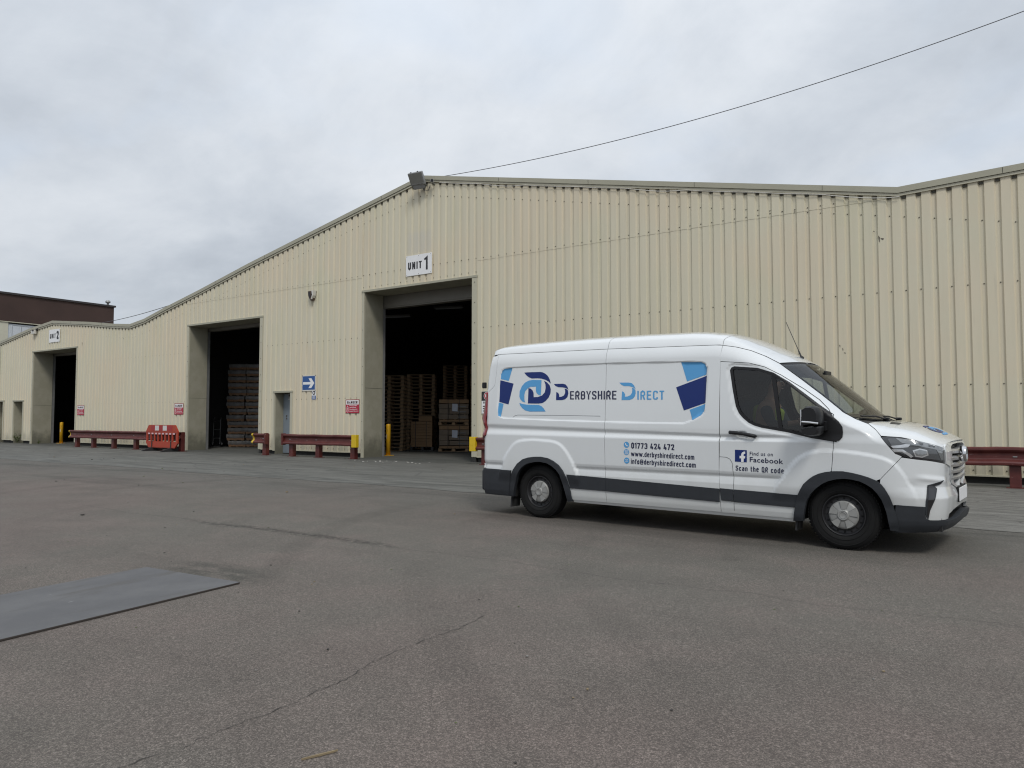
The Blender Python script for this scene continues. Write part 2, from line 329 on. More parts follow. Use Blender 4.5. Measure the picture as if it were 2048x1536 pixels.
pm('alarm_brown', (0.10, 0.065, 0.045), 0.6, var=0.2, scale=14); pm('galv', (0.34, 0.345, 0.34), 0.45, 0.6); pm('lamp_case', (0.28, 0.28, 0.275), 0.45, 0.3); pm('lamp_glass', (0.22, 0.22, 0.20), 0.12, 0.0, coat=1.0); pm('cable', (0.085, 0.085, 0.09), 0.6)
pm('stick', (0.22, 0.17, 0.10), 0.85, var=0.25, scale=20); pm('crack', (0.045, 0.041, 0.037), 0.95); pm('plate_edge', (0.045, 0.036, 0.030), 0.8); pm('litter', (0.20, 0.19, 0.175), 0.85, var=0.5, scale=3); pm('leaf', (0.10, 0.12, 0.045), 0.7, var=0.3, scale=9)
pm('tube_light', (0.35, 0.36, 0.36), 0.5, emit=0.015); pm('ghost_paint', (0.50, 0.485, 0.46), 0.5); pm('coping', (0.030, 0.026, 0.026), 0.7)

# ---------------------------------------------------------------- mesh helpers
class MB:
    """collects shapes and links them as ONE mesh object"""
    def __init__(s): s.v = []; s.f = []; s.m = []; s.sm = []; s.mats = []
    def mi(s, mat):
        if mat not in s.mats: s.mats.append(mat)
        return s.mats.index(mat)
    def add(s, vs, fs, mat, smooth=False, M=None):
        o = len(s.v); k = s.mi(mat)
        for p in vs:
            s.v.append(tuple(M @ Vector(p)) if M is not None else tuple(p))
        for f in fs:
            s.f.append([o+i for i in f]); s.m.append(k); s.sm.append(smooth)
        return s
    def box(s, c, d, mat, M=None, bev=0.0):
        x, y, z = d[0]/2, d[1]/2, d[2]/2
        if bev <= 0:
            vs = [(c[0]+a*x, c[1]+b*y, c[2]+g*z) for a in (-1, 1) for b in (-1, 1) for g in (-1, 1)]
            fs = [(0, 1, 3, 2), (4, 6, 7, 5), (0, 4, 5, 1), (2, 3, 7, 6), (0, 2, 6, 4), (1, 5, 7, 3)]
            return s.add(vs, fs, mat, False, M)
        bm = bmesh.new(); bmesh.ops.create_cube(bm, size=1.0, matrix=Matrix.Translation(c) @ Matrix.Diagonal((d[0], d[1], d[2], 1)))
        bmesh.ops.bevel(bm, geom=bm.edges[:], offset=bev, segments=2, affect='EDGES', profile=0.5)
        bm.verts.index_update()
        s.add([v.co.copy() for v in bm.verts], [[v.index for v in f.verts] for f in bm.faces], mat, False, M); bm.free(); return s
    def bxx(s, x0, x1, y0, y1, z0, z1, mat, M=None, bev=0.0):
        return s.box(((x0+x1)/2, (y0+y1)/2, (z0+z1)/2), (abs(x1-x0), abs(y1-y0), abs(z1-z0)), mat, M, bev)
    def tube(s, pts, r, mat, n=8, caps=True, smooth=True, M=None):
        pts = [Vector(p) for p in pts]; rr = r if isinstance(r, (list, tuple)) else [r]*len(pts)
        vs = []; fs = []; prev = None
        for i, p in enumerate(pts):
            t = (pts[min(i+1, len(pts)-1)] - pts[max(i-1, 0)]).normalized()
            if prev is None:
                a = t.orthogonal().normalized()
            else:
                a = (prev - t*prev.dot(t)).normalized()
            prev = a; b = t.cross(a)
            for k in range(n):
                w = 2*math.pi*k/n; vs.append(p + (a*math.cos(w)+b*math.sin(w))*rr[i])
        for i in range(len(pts)-1):
            for k in range(n): fs.append((i*n+k, i*n+(k+1) % n, (i+1)*n+(k+1) % n, (i+1)*n+k))
        s.add(vs, fs, mat, smooth, M)
        if caps:
            s.add(vs[:n], [tuple(reversed(range(n)))], mat, False, M); s.add(vs[-n:], [tuple(range(n))], mat, False, M)
        return s
    def lathe(s, prof, mat, n=48, M=None, smooth=True):   # profile (radius, height along local z)
        vs = []; fs = []
        for r, h in prof:
            for k in range(n):
                w = 2*math.pi*k/n; vs.append((r*math.cos(w), r*math.sin(w), h))
        for i in range(len(prof)-1):
            for k in range(n): fs.append((i*n+k, i*n+(k+1) % n, (i+1)*n+(k+1) % n, (i+1)*n+k))
        return s.add(vs, fs, mat, smooth, M)
    def prism(s, poly, h0, h1, mat, M=None, smooth=False):  # 2-D polygon in local xy, extruded along z
        n = len(poly)
        vs = [(p[0], p[1], h0) for p in poly]+[(p[0], p[1], h1) for p in poly]
        fs = [tuple(reversed(range(n))), tuple(range(n, 2*n))]+[(i, (i+1) % n, n+(i+1) % n, n+i) for i in range(n)]
        return s.add(vs, fs, mat, smooth, M)
    def build(s, name, parent=None, loc=None, fixn=True):
        me = bpy.data.meshes.new(name); me.from_pydata(s.v, [], s.f)
        for k in s.mats: me.materials.append(MATS[k])
        me.polygons.foreach_set('material_index', s.m); me.polygons.foreach_set('use_smooth', s.sm); me.update()
        if fixn:
            bm = bmesh.new(); bm.from_mesh(me); bmesh.ops.recalc_face_normals(bm, faces=bm.faces[:]); bm.to_mesh(me); bm.free()
        ob = bpy.data.objects.new(name, me); COL.objects.link(ob)
        if parent is not None: ob.parent = parent
        if loc is not None: ob.location = loc
        return ob
def tag(o, label=None, cat=None, group=None, kind=None):
    if label: o['label'] = label
    if cat: o['category'] = cat
    if group: o['group'] = group
    if kind: o['kind'] = kind
    return o
def thing(name, label, cat, loc=(0, 0, 0), rz=0.0, group=None):
    o = bpy.data.objects.new(name, None); COL.objects.link(o); o.location = loc; o.rotation_euler = (0, 0, rz)
    o.empty_display_size = 0.2
    return tag(o, label, cat, group)
def dup(root, loc, rz=0.0, label=None, group=None):
    def cp(o, parent):
        c = o.copy(); COL.objects.link(c)
        if parent is not None: c.parent = parent
        for ch in o.children: cp(ch, c)
        return c
    r = cp(root, None); r.location = loc; r.rotation_euler = (0, 0, rz)
    if label: r['label'] = label
    if group: r['group'] = group
    return r
_TXT = {}
def text_geo(body, bold=0.0, spacing=1.0):
    """glyph outlines of the built-in face: 2-D verts scaled to width 1 and cap height 1, plus faces"""
    key = (body, bold, spacing)
    if key in _TXT: return _TXT[key]
    def raw(bd):
        cu = bpy.data.curves.new('txt', 'FONT'); cu.body = bd; cu.offset = bold; cu.space_character = spacing
        cu.dimensions = '2D'; cu.fill_mode = 'FRONT'; cu.resolution_u = 4
        ob = bpy.data.objects.new('txt', cu); COL.objects.link(ob); bpy.context.view_layer.update()
        dg = bpy.context.evaluated_depsgraph_get()
        me = bpy.data.meshes.new_from_object(ob.evaluated_get(dg))
        vs = np.array([v.co[:2] for v in me.vertices]); fs = [tuple(p.vertices) for p in me.polygons]
        bpy.data.objects.remove(ob); bpy.data.curves.remove(cu); bpy.data.meshes.remove(me)
        return vs, fs
    H, _ = raw('H'); z0, z1 = H[:, 1].min(), H[:, 1].max()
    vs, fs = raw(body)
    vs[:, 0] = (vs[:, 0]-vs[:, 0].min())/(vs[:, 0].max()-vs[:, 0].min()); vs[:, 1] = (vs[:, 1]-z0)/(z1-z0)
    _TXT[key] = (vs, fs); return _TXT[key]
def sign_text(mb, body, x, z, w, h, y, mat, bold=0.02, spacing=1.0):
    """text on a board facing -y; x, z = left end of the baseline"""
    vs, fs = text_geo(body, bold, spacing)
    mb.add([(x+p[0]*w, y, z+p[1]*h) for p in vs], fs, mat)
def smooth(a, b, x):
    t = np.clip((np.asarray(x, float)-a)/(b-a), 0, 1); return t*t*(3-2*t)
# ---------------------------------------------------------------- condensed drawn lettering (straight strokes and rounded corners)
def _fillet(pts, r, closed=False):
    out = []; n = len(pts)
    for i in range(n):
        p = np.array(pts[i], float)
        if not closed and i in (0, n-1): out.append(tuple(p)); continue
        a = np.array(pts[i-1], float)-p; b = np.array(pts[(i+1) % n], float)-p; la, lb = np.hypot(*a), np.hypot(*b); k = min(r, la*.5, lb*.5)
        if k < 1e-4: out.append(tuple(p)); continue
        a, b = p+a/la*k, p+b/lb*k
        for j in range(6): t = j/5; out.append(tuple((1-t)**2*a+2*t*(1-t)*p+t*t*b))
    return out
def _stroke(pts, w, closed=False):
    P = np.array(pts); n = len(P); V = []
    for i in range(n):
        a = P[i]-P[i-1] if (i > 0 or closed) else P[1]-P[0]; b = P[(i+1) % n]-P[i] if (i < n-1 or closed) else P[-1]-P[-2]
        a = a/(np.hypot(*a)+1e-9); b = b/(np.hypot(*b)+1e-9); na = np.array([-a[1], a[0]]); nb = np.array([-b[1], b[0]]); m = na+nb; L = m@m
        m = m*2/max(L, .9)*(w/2); V += [tuple(P[i]+m), tuple(P[i]-m)]
    F = [(2*i, 2*i+1, 2*((i+1) % n)+1, 2*((i+1) % n)) for i in range(n if closed else n-1)]
    return V, F
def glyph(c, t):
    """stroke paths of a character in a cell: cap height 1; returns (advance width, [(points, radius, closed)])"""
    h = t/2; T = 1-h; B = h; x = .74-h; W = .46
    W1 = W
    def R_(*p, r=.20, c=False): return (list(p), r, c)
    L, Rr = h, W-h
    G = {
     'E': (.43, [R_((.43, T), (L, T), (L, B), (.43, B), r=0), R_((L, .52), (.39, .52), r=0)]),
     'F': (.42, [R_((.42, T), (L, T), (L, 0), r=0), R_((L, .50), (.38, .50), r=0)]),
     'R': (W, [R_((L, 0), (L, T), (Rr, T), (Rr, .47), (L, .47)), R_((W*.55, .47), (Rr+.01, 0), r=0)]),
     'B': (W, [R_((L, B), (L, T), (Rr-.01, T), (Rr-.01, .53), (L, .53), r=.15), R_((L+.1, .53), (Rr, .53), (Rr, B), (L, B), r=.17)]),
     'Y': (W, [R_((0+h*.6, 1), (W/2, .45), (W-h*.6, 1), r=0), R_((W/2, .50), (W/2, 0), r=0)]),
     'S': (W, [R_((Rr, .74), (Rr, T), (L, T), (L, .54), (Rr, .46), (Rr, B), (L, B), (L, .26), r=.19)]),
     'H': (W, [R_((L, 0), (L, 1), r=0), R_((Rr, 0), (Rr, 1), r=0), R_((L, .51), (Rr, .51), r=0)]),
     'I': (t, [R_((L, 0), (L, 1), r=0)]),
     'C': (W, [R_((Rr, .72), (Rr, T), (L, T), (L, B), (Rr, B), (Rr, .28), r=.2)]),
     'T': (.44, [R_((0, T), (.44, T), r=0), R_((.22, 1), (.22, 0), r=0)]),
     'D': (W, [R_((L, B), (L, T), (Rr, T), (Rr, B), r=.2, c=False), R_((Rr, T), (Rr, B), (L, B), (L, .2), r=.2)]),
     'N': (W+.02, [R_((L, 0), (L, 1), r=0), R_((Rr+.02, 0), (Rr+.02, 1), r=0), R_((L, T), (Rr+.02, B), r=0)]),
     'A': (W+.04, [R_((h*.6, 0), (W/2+.02, T), (W+.04-h*.6, 0), r=0), R_((.12, .27), (W-.08, .27), r=0)]),
     'G': (W, [R_((Rr, .72), (Rr, T), (L, T), (L, B), (Rr, B), (Rr, .47), (W*.5, .47), r=.18)]),
     'U': (W, [R_((L, 1), (L, B), (Rr, B), (Rr, 1), r=.2)]),
     'O': (W, [R_((L, B), (L, T), (Rr, T), (Rr, B), r=.21, c=True)]),
     'Q': (W, [R_((L, B), (L, T), (Rr, T), (Rr, B), r=.21, c=True), R_((W*.55, .2), (W*1.05, -.06), r=0)]),
     'M': (.56, [R_((L, 0), (L, 1), r=0), R_((.56-h, 0), (.56-h, 1), r=0), R_((L, T), (.28, .35), (.56-h, T), r=0)]),
     'P': (W, [R_((L, 0), (L, T), (Rr, T), (Rr, .46), (L, .46))]),
     '0': (W, [R_((L, B), (L, T), (Rr, T), (Rr, B), r=.21, c=True)]),
     '1': (.28, [R_((0.0, .78), (.28-h, T+.02), (.28-h, 0), r=0)]),
     '2': (W, [R_((L, .70), (L, T), (Rr, T), (Rr, .58), (L+.02, B+.02), r=.19), R_((L-.02, B), (W, B), r=0)]),
     '3': (W, [R_((L, .75), (L, T), (Rr, T), (Rr, .53), (W*.35, .53), r=.17), R_((W*.45, .53), (Rr, .53), (Rr, B), (L, B), (L, .24), r=.18)]),
     '4': (W, [R_((W*.50, 1), (L, .24), (W, .24), r=0), R_((W*.70, .50), (W*.70, 0), r=0)]),
     '7': (W, [R_((0, T), (Rr, T), (W*.36, 0), r=.02)]),
     'w': (.70, [R_((h*.6, .74), (.20, .02), r=0), R_((.20, .02), (.35, .68), r=0), R_((.35, .68), (.50, .02), r=0), R_((.50, .02), (.70-h*.6, .74), r=0)]),
     '.': (t, [R_((0, .0), (0+t*.999, 0), r=0)]),
     'd': (.42, [R_((.42-h, 0), (.42-h, 1), r=0), R_((.42-h, x), (L, x), (L, B), (.42-h, B), r=.18)]),
     'b': (.42, [R_((L, 0), (L, 1), r=0), R_((L, x), (.42-h, x), (.42-h, B), (L, B), r=.18)]),
     'e': (.42, [R_((L, .39), (.42-h, .39), (.42-h, x), (L, x), (L, B), (.40, B), r=.17)]),
     'r': (.29, [R_((L, 0), (L, .74), r=0), R_((L, .5), (L, x), (.29, x), r=.15)]),
     'y': (.42, [R_((h*.6, .74), (.21, .05), r=0), R_((.42-h*.6, .74), (.16, -.22), (.02, -.22), r=.08)]),
     's': (.39, [R_((.39-h, .58), (.39-h, x), (L, x), (L, .42), (.39-h, .34), (.39-h, B), (L, B), (L, .17), r=.13)]),
     'h': (.42, [R_((L, 0), (L, 1), r=0), R_((L, x), (.42-h, x), (.42-h, 0), r=.17)]),
     'n': (.42, [R_((L, 0), (L, .74), r=0), R_((L, x), (.42-h, x), (.42-h, 0), r=.17)]),
     'm': (.66, [R_((L, 0), (L, .74), r=0), R_((L, x), (.33, x), (.33, 0), r=.15), R_((.33, x), (.66-h, x), (.66-h, 0), r=.15)]),
     'i': (t, [R_((L, 0), (L, .74), r=0), R_((L, .86), (L, 1.0), r=0)]),
     'c': (.40, [R_((.40-h, .52), (.40-h, x), (L, x), (L, B), (.40-h, B), (.40-h, .22), r=.17)]),
     't': (.32, [R_((.12, .95), (.12, B), (.32, B), r=.14), R_((0, x), (.31, x), r=0)]),
     'o': (.42, [R_((L, B), (L, x), (.42-h, x), (.42-h, B), r=.18, c=True)]),
     'f': (.30, [R_((.12, 0), (.12, T), (.30, T), r=.14), R_((0, x), (.29, x), r=0)]),
     'a': (.42, [R_((.06, x), (.42-h, x), (.42-h, 0), r=.15), R_((.42-h, .43), (L, .43), (L, B), (.42-h, B), r=.13)]),
     '@': (.66, [R_((.66-h, .02), (L, .02), (L, .90), (.66-h, .90), (.66-h, .26), (.47, .26), (.47, .66), r=.18), R_((.47, .64), (.22, .64), (.22, .28), (.47, .28), r=.12)]),
     ' ': (.22, [])}
    return G[c]
_ST = {}
def stroke_text(body, t=.15, gap=.115):
    """2-D verts scaled to width 1 / cap height 1, faces, and a layer number per face"""
    key = (body, t, gap)
    if key in _ST: return _ST[key]
    X = 0; V = []; F = []; Lr = []; k = 0
    for c in body:
        w, paths = glyph(c, t)
        if c == '.': paths = [([(0, t/2), (t, t/2)], 0, False)]
        for pts, r, cl in paths:
            pts = _fillet(pts, r, cl) if r else [tuple(map(float, p)) for p in pts]; tt = t*.82 if c == '@' else t
            v, f = _stroke(pts, tt, cl); o = len(V); V += [(a+X, b) for a, b in v]; F += [tuple(i+o for i in q) for q in f]; Lr += [k % 4]*len(v); k += 1
        X += w+gap
    V = np.array(V); X0, X1 = V[:, 0].min(), V[:, 0].max(); V[:, 0] = (V[:, 0]-X0)/(X1-X0); _ST[key] = (V, F, np.array(Lr)); return _ST[key]
def sign_strokes(mb, body, x, z, w, h, y, mat, t=.17, gap=.11):
    v, f, l = stroke_text(body, t, gap); mb.add([(x+p[0]*w, y-k*.0004, z+p[1]*h) for p, k in zip(v, l)], f, mat)
# ---------------------------------------------------------------- ground
g = MB(); S0 = 260.0
g.add([(-S0, -S0, 0), (S0, -S0, 0), (S0, S0, 0), (-S0, S0, 0)], [(0, 1, 2, 3)], 'asphalt')
tag(g.build('ground'), kind='structure')
ap = MB(); vs = []; fs = []
rnd = random.Random(3); xs = np.linspace(-60, 40, 401); ph = 0.0
for i, x in enumerate(xs):
    ph = 0.8*ph + rnd.uniform(-0.05, 0.05)
    vs += [(x, -7.05 + ph + 0.10*math.sin(x*0.7) + (-0.22 if x > 11 else 0), 0.004), (x, -0.30, 0.004), (x, 27.6, 0.004)]
for i in range(len(xs)-1):
    a = 3*i; fs += [(a, a+3, a+4, a+1), (a+1, a+4, a+5, a+2)]
ap.add(vs, fs, 'apron'); tag(ap.build('pavement'), kind='structure')
ck = MB()
def crack(pts, w):
    rn = random.Random(len(pts)); P = []
    for a, b in zip(pts[:-1], pts[1:]):
        n = max(2, int(math.dist(a, b)/0.03))
        for k in range(n):
            t = k/n; P.append((a[0]+(b[0]-a[0])*t+rn.uniform(-.012, .012), a[1]+(b[1]-a[1])*t))
    vs = []; fs = []
    for i, p in enumerate(P):
        q = rn.random(); ww = w*(0.25+q*q*1.2); vs += [(p[0]-ww/2, p[1], 0.003), (p[0]+ww/2, p[1], 0.003)]
    for i in range(len(P)-1): fs.append((2*i, 2*i+1, 2*i+3, 2*i+2))
    ck.add(vs, fs, 'crack')
crack([(10.33, -16.3), (10.33, -16.01), (10.33, -15.92), (10.38, -15.82), (10.35, -15.72), (10.35, -15.59), (10.35, -15.49), (10.37, -15.38), (10.36, -15.2), (10.33, -15.1), (10.35, -15.03), (10.33, -14.87), (10.27, -14.68), (10.24, -14.4), (10.25, -14.05), (10.26, -13.9), (10.22, -13.5)], 0.0055)
crack([(8.05, -11.7), (8.25, -11.1), (8.3, -10.6)], 0.006)
tag(ck.build('ground_crack'), kind='structure')

# ---------------------------------------------------------------- warehouse (two gabled units in one ribbed sheet wall)
ROOF = [(-36, 5.08), (-33.11, 5.53), (-29.5, 6.03), (-26.9, 6.27), (-23.19, 5.93), (-20.88, 5.67), (-19.5, 5.555), (-18.34, 5.70), (-16.77, 6.06), (-14.22, 6.585), (-10.95, 7.31), (-2.14, 9.10), (11.41, 6.275), (14.0, 6.375), (19.0, 6.60)]
rx = [p[0] for p in ROOF]; rz_ = [p[1] for p in ROOF]
def zroof(x): return float(np.interp(x, rx, rz_))
# opening: x0, x1, top, depth of the reveal, flange widths left / right
OPEN = [(-4.70, -0.12, 5.60, 0.9, 0.10, 0.20), (-14.92, -10.26, 5.17, 0.85, 0.12, 0.17), (-28.98, -24.40, 4.79, 0.95, 0.12, 0.12),
        (-9.33, -8.45, 2.27, 0.45, 0.07, 0.13), (-31.14, -30.05, 2.23, 0.6, 0.08, 0.12), (-33.75, -32.45, 2.25, 0.6, 0.08, 0.10)]
wh = thing('warehouse', 'long cream ribbed metal warehouse with two gables and open loading doors', 'warehouse')
PER = 0.2811; XR0 = 11.007
prof = []
k0 = int((-36-XR0)/PER)-1; k1 = int((18-XR0)/PER)+1
for k in range(k0, k1+1):
    xr = XR0+k*PER; prof += [(xr-0.112, 0.0), (xr-0.082, 0.037), (xr-0.012, 0.037), (xr+0.006, 0.0)]
px_ = [p[0] for p in prof]; py_ = [p[1] for p in prof]
cuts = set(px_)
for o in OPEN: cuts |= {o[0]-o[4]*0.5, o[1]+o[5]*0.5}
for x in rx: cuts.add(x)
for x in (0.10, 11.2, -4.83, -15.1): cuts.add(x)
cuts = sorted(c for c in cuts if -36 <= c <= 18)
SEAM = 6.11
cl = MB()
for xa, xb in zip(cuts[:-1], cuts[1:]):
    if xb-xa < 1e-5: continue
    ya, yb = np.interp([xa, xb], px_, py_); xm = (xa+xb)/2; z0 = 0.17
    for o in OPEN:
        if o[0]-o[4]*0.5 <= xm <= o[1]+o[5]*0.5: z0 = o[2]+0.03
    za, zb = zroof(xa)-0.01, zroof(xb)-0.01
    def quad(z0a, z0b, z1a, z1b, dy):
        cl.add([(xa, ya+dy, z0a), (xb, yb+dy, z0b), (xb, yb+dy, z1b), (xa, ya+dy, z1a)], [(0, 1, 2, 3)], 'cladding')
    seam = ((0.10 < xm < 11.2) or (-15.1 < xm < -4.83)) and min(za, zb) > SEAM+0.02
    if seam:
        quad(z0, z0, SEAM+0.05, SEAM+0.05, 0.0)
        quad(SEAM, SEAM, za, zb, -0.006)
        cl.add([(xa, ya-0.006, SEAM), (xb, yb-0.006, SEAM), (xb, yb, SEAM), (xa, ya, SEAM)], [(0, 1, 2, 3)], 'cladding')
    else: quad(z0, z0, za, zb, 0.0)
def inopen(x, z):
    return any(o[0]-o[4]-0.02 < x < o[1]+o[5]+0.02 and z < o[2]+0.12 for o in OPEN)
def zmain(x):   # line of the hidden roof frame that the top screw row follows
    if x < -19.5: return zroof(x)
    return min(zroof(x) if x < -2.14 else 9.10-0.2085*(x+2.14), 9.1)
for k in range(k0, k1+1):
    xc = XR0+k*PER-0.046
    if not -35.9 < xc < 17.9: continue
    rows = [0.27, 2.02, 4.07, zmain(xc)-0.58]
    if -4.8 < xc < 0.1: rows += [5.78, 6.20]
    if ((0.10 < xc < 11.2) or (-15.1 < xc < -4.83)): rows.append(6.19)
    for z in rows:
        if z > zroof(xc)-0.3 or inopen(xc, z): continue
        up = -0.006 if z > SEAM else 0
        y = 0.035+up; r = 0.015
        vs = [(xc+r*math.cos(a), y, z+r*math.sin(a)) for a in [i*math.pi/3 for i in range(6)]]+[(xc+r*.6*math.cos(a), y-0.012, z+r*.6*math.sin(a)) for a in [i*math.pi/3 for i in range(6)]]
        cl.add(vs, [(i, (i+1) % 6, 6+(i+1) % 6, 6+i) for i in range(6)]+[(6, 7, 8, 9, 10, 11)], 'screw')
    # dark blocks painting in the shade at each trough top under the verge
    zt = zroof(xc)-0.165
    cl.bxx(xc-0.036, xc+0.034, 0.006, 0.036, zt-0.045, zt, 'trough_shade')
# the few torn marks on the sheets
for mx, mz, w, h in [(11.03, 5.25, .035, .16), (11.09, 5.24, .07, .05), (10.93, 5.43, .04, .03), (10.19, 2.94, .025, .06), (10.25, 2.86, .02, .07), (10.29, 2.78, .04, .03), (-23.9, 4.98, .05, .14), (-20.1, 4.98, .03, .08)]:
    cl.add([(mx-w/2, -0.004, mz+h/2), (mx+w/2, -0.004, mz+h*0.2), (mx+w*0.3, -0.004, mz-h/2), (mx-w*0.1, -0.004, mz-h*0.3)], [(0, 1, 2, 3)], 'screw')
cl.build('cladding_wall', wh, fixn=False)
# the plinth gap and the drip flashing below the sheets
edges = sorted([(o[0]-o[4], o[1]+o[5]) for o in OPEN]); x = -36
for a, b in edges+[(18, 18)]:
    if a > x:
        pl = MB(); pl.bxx(x, a, 0.07, 0.20, 0.0, 0.19, 'plinth'); pl.build('plinth', wh)
        dr = MB(); dr.bxx(x, a, -0.022, 0.05, 0.150, 0.185, 'trim_beige'); dr.build('drip_flashing', wh)
    x = max(x, b)
# verge flashing following the gables
vg = MB()
def strip(y0, y1, top, bot, mat):
    for (xa, za), (xb, zb) in zip(ROOF[:-1], ROOF[1:]):
        vs = []
        for X, Z in ((xa, za), (xb, zb)): vs += [(X, y0, Z+top), (X, y1, Z+top), (X, y1, Z+bot), (X, y0, Z+bot)]
        vg.add(vs, [(0, 1, 5, 4), (1, 2, 6, 5), (2, 3, 7, 6), (3, 0, 4, 7)], mat)
strip(-0.060, 0.30, 0.045, -0.085, 'flash_beige'); strip(-0.034, 0.02, -0.092, -0.150, 'trim_beige')
for xj in (-31, -28, -25, -22, -16.2, -13.1, -10.0, -6.9, -3.9, 0.9, 3.9, 6.9, 9.9, 13.3):   # lap joints of the flashing
    z = zroof(xj); vg.bxx(xj-0.004, xj+0.004, -0.063, -0.02, z-0.075, z+0.035, 'black_void')
vg.build('verge_flashing', wh)
# corner flashing at the left end, roof, closed dark interior
cf = MB(); cf.bxx(-33.05, -32.95, -0.02, 0.045, 0.17, 5.3, 'trim_beige'); cf.build('corner_flashing', wh)
rf = MB()
for (xa, za), (xb, zb) in zip(ROOF[:-1], ROOF[1:]):
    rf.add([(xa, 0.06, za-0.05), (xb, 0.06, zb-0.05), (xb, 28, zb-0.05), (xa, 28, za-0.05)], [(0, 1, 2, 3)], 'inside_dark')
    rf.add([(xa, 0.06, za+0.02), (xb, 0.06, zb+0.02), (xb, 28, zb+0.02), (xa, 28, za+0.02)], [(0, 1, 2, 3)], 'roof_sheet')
rf.build('roof', wh)
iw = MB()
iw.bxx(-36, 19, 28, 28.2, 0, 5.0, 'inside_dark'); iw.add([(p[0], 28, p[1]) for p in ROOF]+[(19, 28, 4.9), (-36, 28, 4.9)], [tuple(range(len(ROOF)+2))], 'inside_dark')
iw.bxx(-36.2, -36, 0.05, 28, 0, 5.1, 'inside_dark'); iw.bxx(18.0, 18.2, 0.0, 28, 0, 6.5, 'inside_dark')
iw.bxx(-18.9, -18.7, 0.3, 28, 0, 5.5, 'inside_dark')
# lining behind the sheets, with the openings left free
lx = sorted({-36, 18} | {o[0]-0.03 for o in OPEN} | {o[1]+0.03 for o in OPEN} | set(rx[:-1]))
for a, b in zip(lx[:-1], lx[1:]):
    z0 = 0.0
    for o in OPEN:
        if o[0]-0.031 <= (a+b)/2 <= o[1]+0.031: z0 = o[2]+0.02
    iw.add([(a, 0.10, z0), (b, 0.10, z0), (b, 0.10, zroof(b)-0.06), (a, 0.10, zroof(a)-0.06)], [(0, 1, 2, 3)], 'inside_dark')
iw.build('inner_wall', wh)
for i, (x0, x1, zt, dp, fl, fr) in enumerate(OPEN):
    big = zt > 4
    fm = MB()                      # L-shaped trim round the opening
    fm.bxx(x0-fl, x0, -0.020, 0.045, 0.0 if big else 0.12, zt, 'trim_beige', bev=0.004)
    fm.bxx(x1, x1+fr, -0.020, 0.045, 0.16, zt, 'trim_beige', bev=0.004)
    fm.bxx(x0-fl-0.01, x1+fr+0.01, -0.030, 0.045, zt+0.002, zt+0.075, 'flash_beige', bev=0.004)
    if big:
        for z in np.arange(0.5, zt, 0.62): fm.box((x1+fr*0.55, -0.024, z), (0.022, 0.012, 0.022), 'screw'); fm.box((x0-fl*0.5, -0.024, z+0.1), (0.018, 0.012, 0.018), 'screw')
        fm.bxx(x1+0.03, x1+0.15, 0.0, 0.06, 0.0, 0.158, 'plinth')
    fm.build('door_frame', wh)
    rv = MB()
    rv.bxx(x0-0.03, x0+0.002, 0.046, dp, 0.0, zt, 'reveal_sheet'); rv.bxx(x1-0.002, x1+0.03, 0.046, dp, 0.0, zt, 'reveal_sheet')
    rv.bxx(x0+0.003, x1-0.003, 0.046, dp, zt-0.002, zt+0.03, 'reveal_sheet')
    if big:
        rv.bxx(x0-0.004, x0+0.006, 0.055, dp-0.01, zt*0.42, zt*0.42+0.006, 'black_void')
    rv.build('door_reveal', wh)
    if big:
        sh = MB()                  # roller shutter wound up in its hood, with its two guide channels
        hb = zt-0.40 if i == 0 else zt-0.10
        sh.bxx(x0-0.25, x1+0.25, dp+0.06, dp+0.50, hb, zt+0.35, 'shutter', bev=0.02)
        sh.bxx(x0-0.25, x1+0.25, dp+0.05, dp+0.09, hb-0.035, hb-0.002, 'shutter')
        for xg in (x0-0.10, x1+0.02): sh.bxx(xg, xg+0.08, dp+0.02, dp+0.14, 0, hb-0.04, 'galv' if i else 'lamp_case')
        sh.build('roller_shutter', wh)
    else:
        dr_ = MB(); dr_.bxx(x0+0.005, x1-0.005, dp-0.06, dp, 0.03, zt-0.03, 'door_blue' if i == 3 else 'trim_beige', bev=0.006)
        dr_ = dr_.build('entrance_door', wh)
        hx = x0+0.22
        for nm_, z_ in (('lock', 1.42), ('handle', 1.32)):
            hd = MB(); hd.box((hx, dp-0.075, z_), (0.034, 0.03, 0.055), 'screw', bev=0.006); hd.build(nm_, dr_)

# ---------------------------------------------------------------- buildings behind the left end
bd = thing('brick_building', 'dark brown flat-roofed brick block rising behind the smaller gable', 'building', (-65, 22.6, 0))
w = MB(); w.bxx(-30, 0, -24, 0, 0, 13.15, 'dark_brick'); w.build('wall', bd)
w = MB(); w.bxx(-30.1, 0.14, -24.1, 0.14, 13.152, 13.34, 'coping'); w.build('coping', bd)
w = MB(); w.lathe([(0.12, 0), (0.12, 0.25), (0.24, 0.30), (0.26, 0.42), (0.16, 0.55), (0.0, 0.60)], 'galv', 14, Matrix.Translation((-0.4, -0.45, 13.34))); w.build('roof_vent', bd)
pb = thing('shed', 'pale sheet-metal shed with cream corner behind the far left roof', 'shed', (-37.2, 0.6, 0))
w = MB()
w.bxx(-20, 0, 0, 1.36, 0, 7.22, 'cream_cladding'); w.bxx(-20, -0.05, 1.362, 26, 0, 7.14, 'pale_cladding')
for k in range(40):
    y = 1.5+k*0.50; w.bxx(-0.05, -0.015, y, y+0.07, 0, 7.06, 'pale_cladding'); w.bxx(-0.05, -0.03, y+0.072, y+0.10, 0, 7.0, 'lamp_case')
w.build('wall', pb)
w = MB(); w.bxx(-20.1, 0.06, -0.05, 26.1, 7.225, 7.27, 'trim_beige'); w.build('roof_edge', pb)
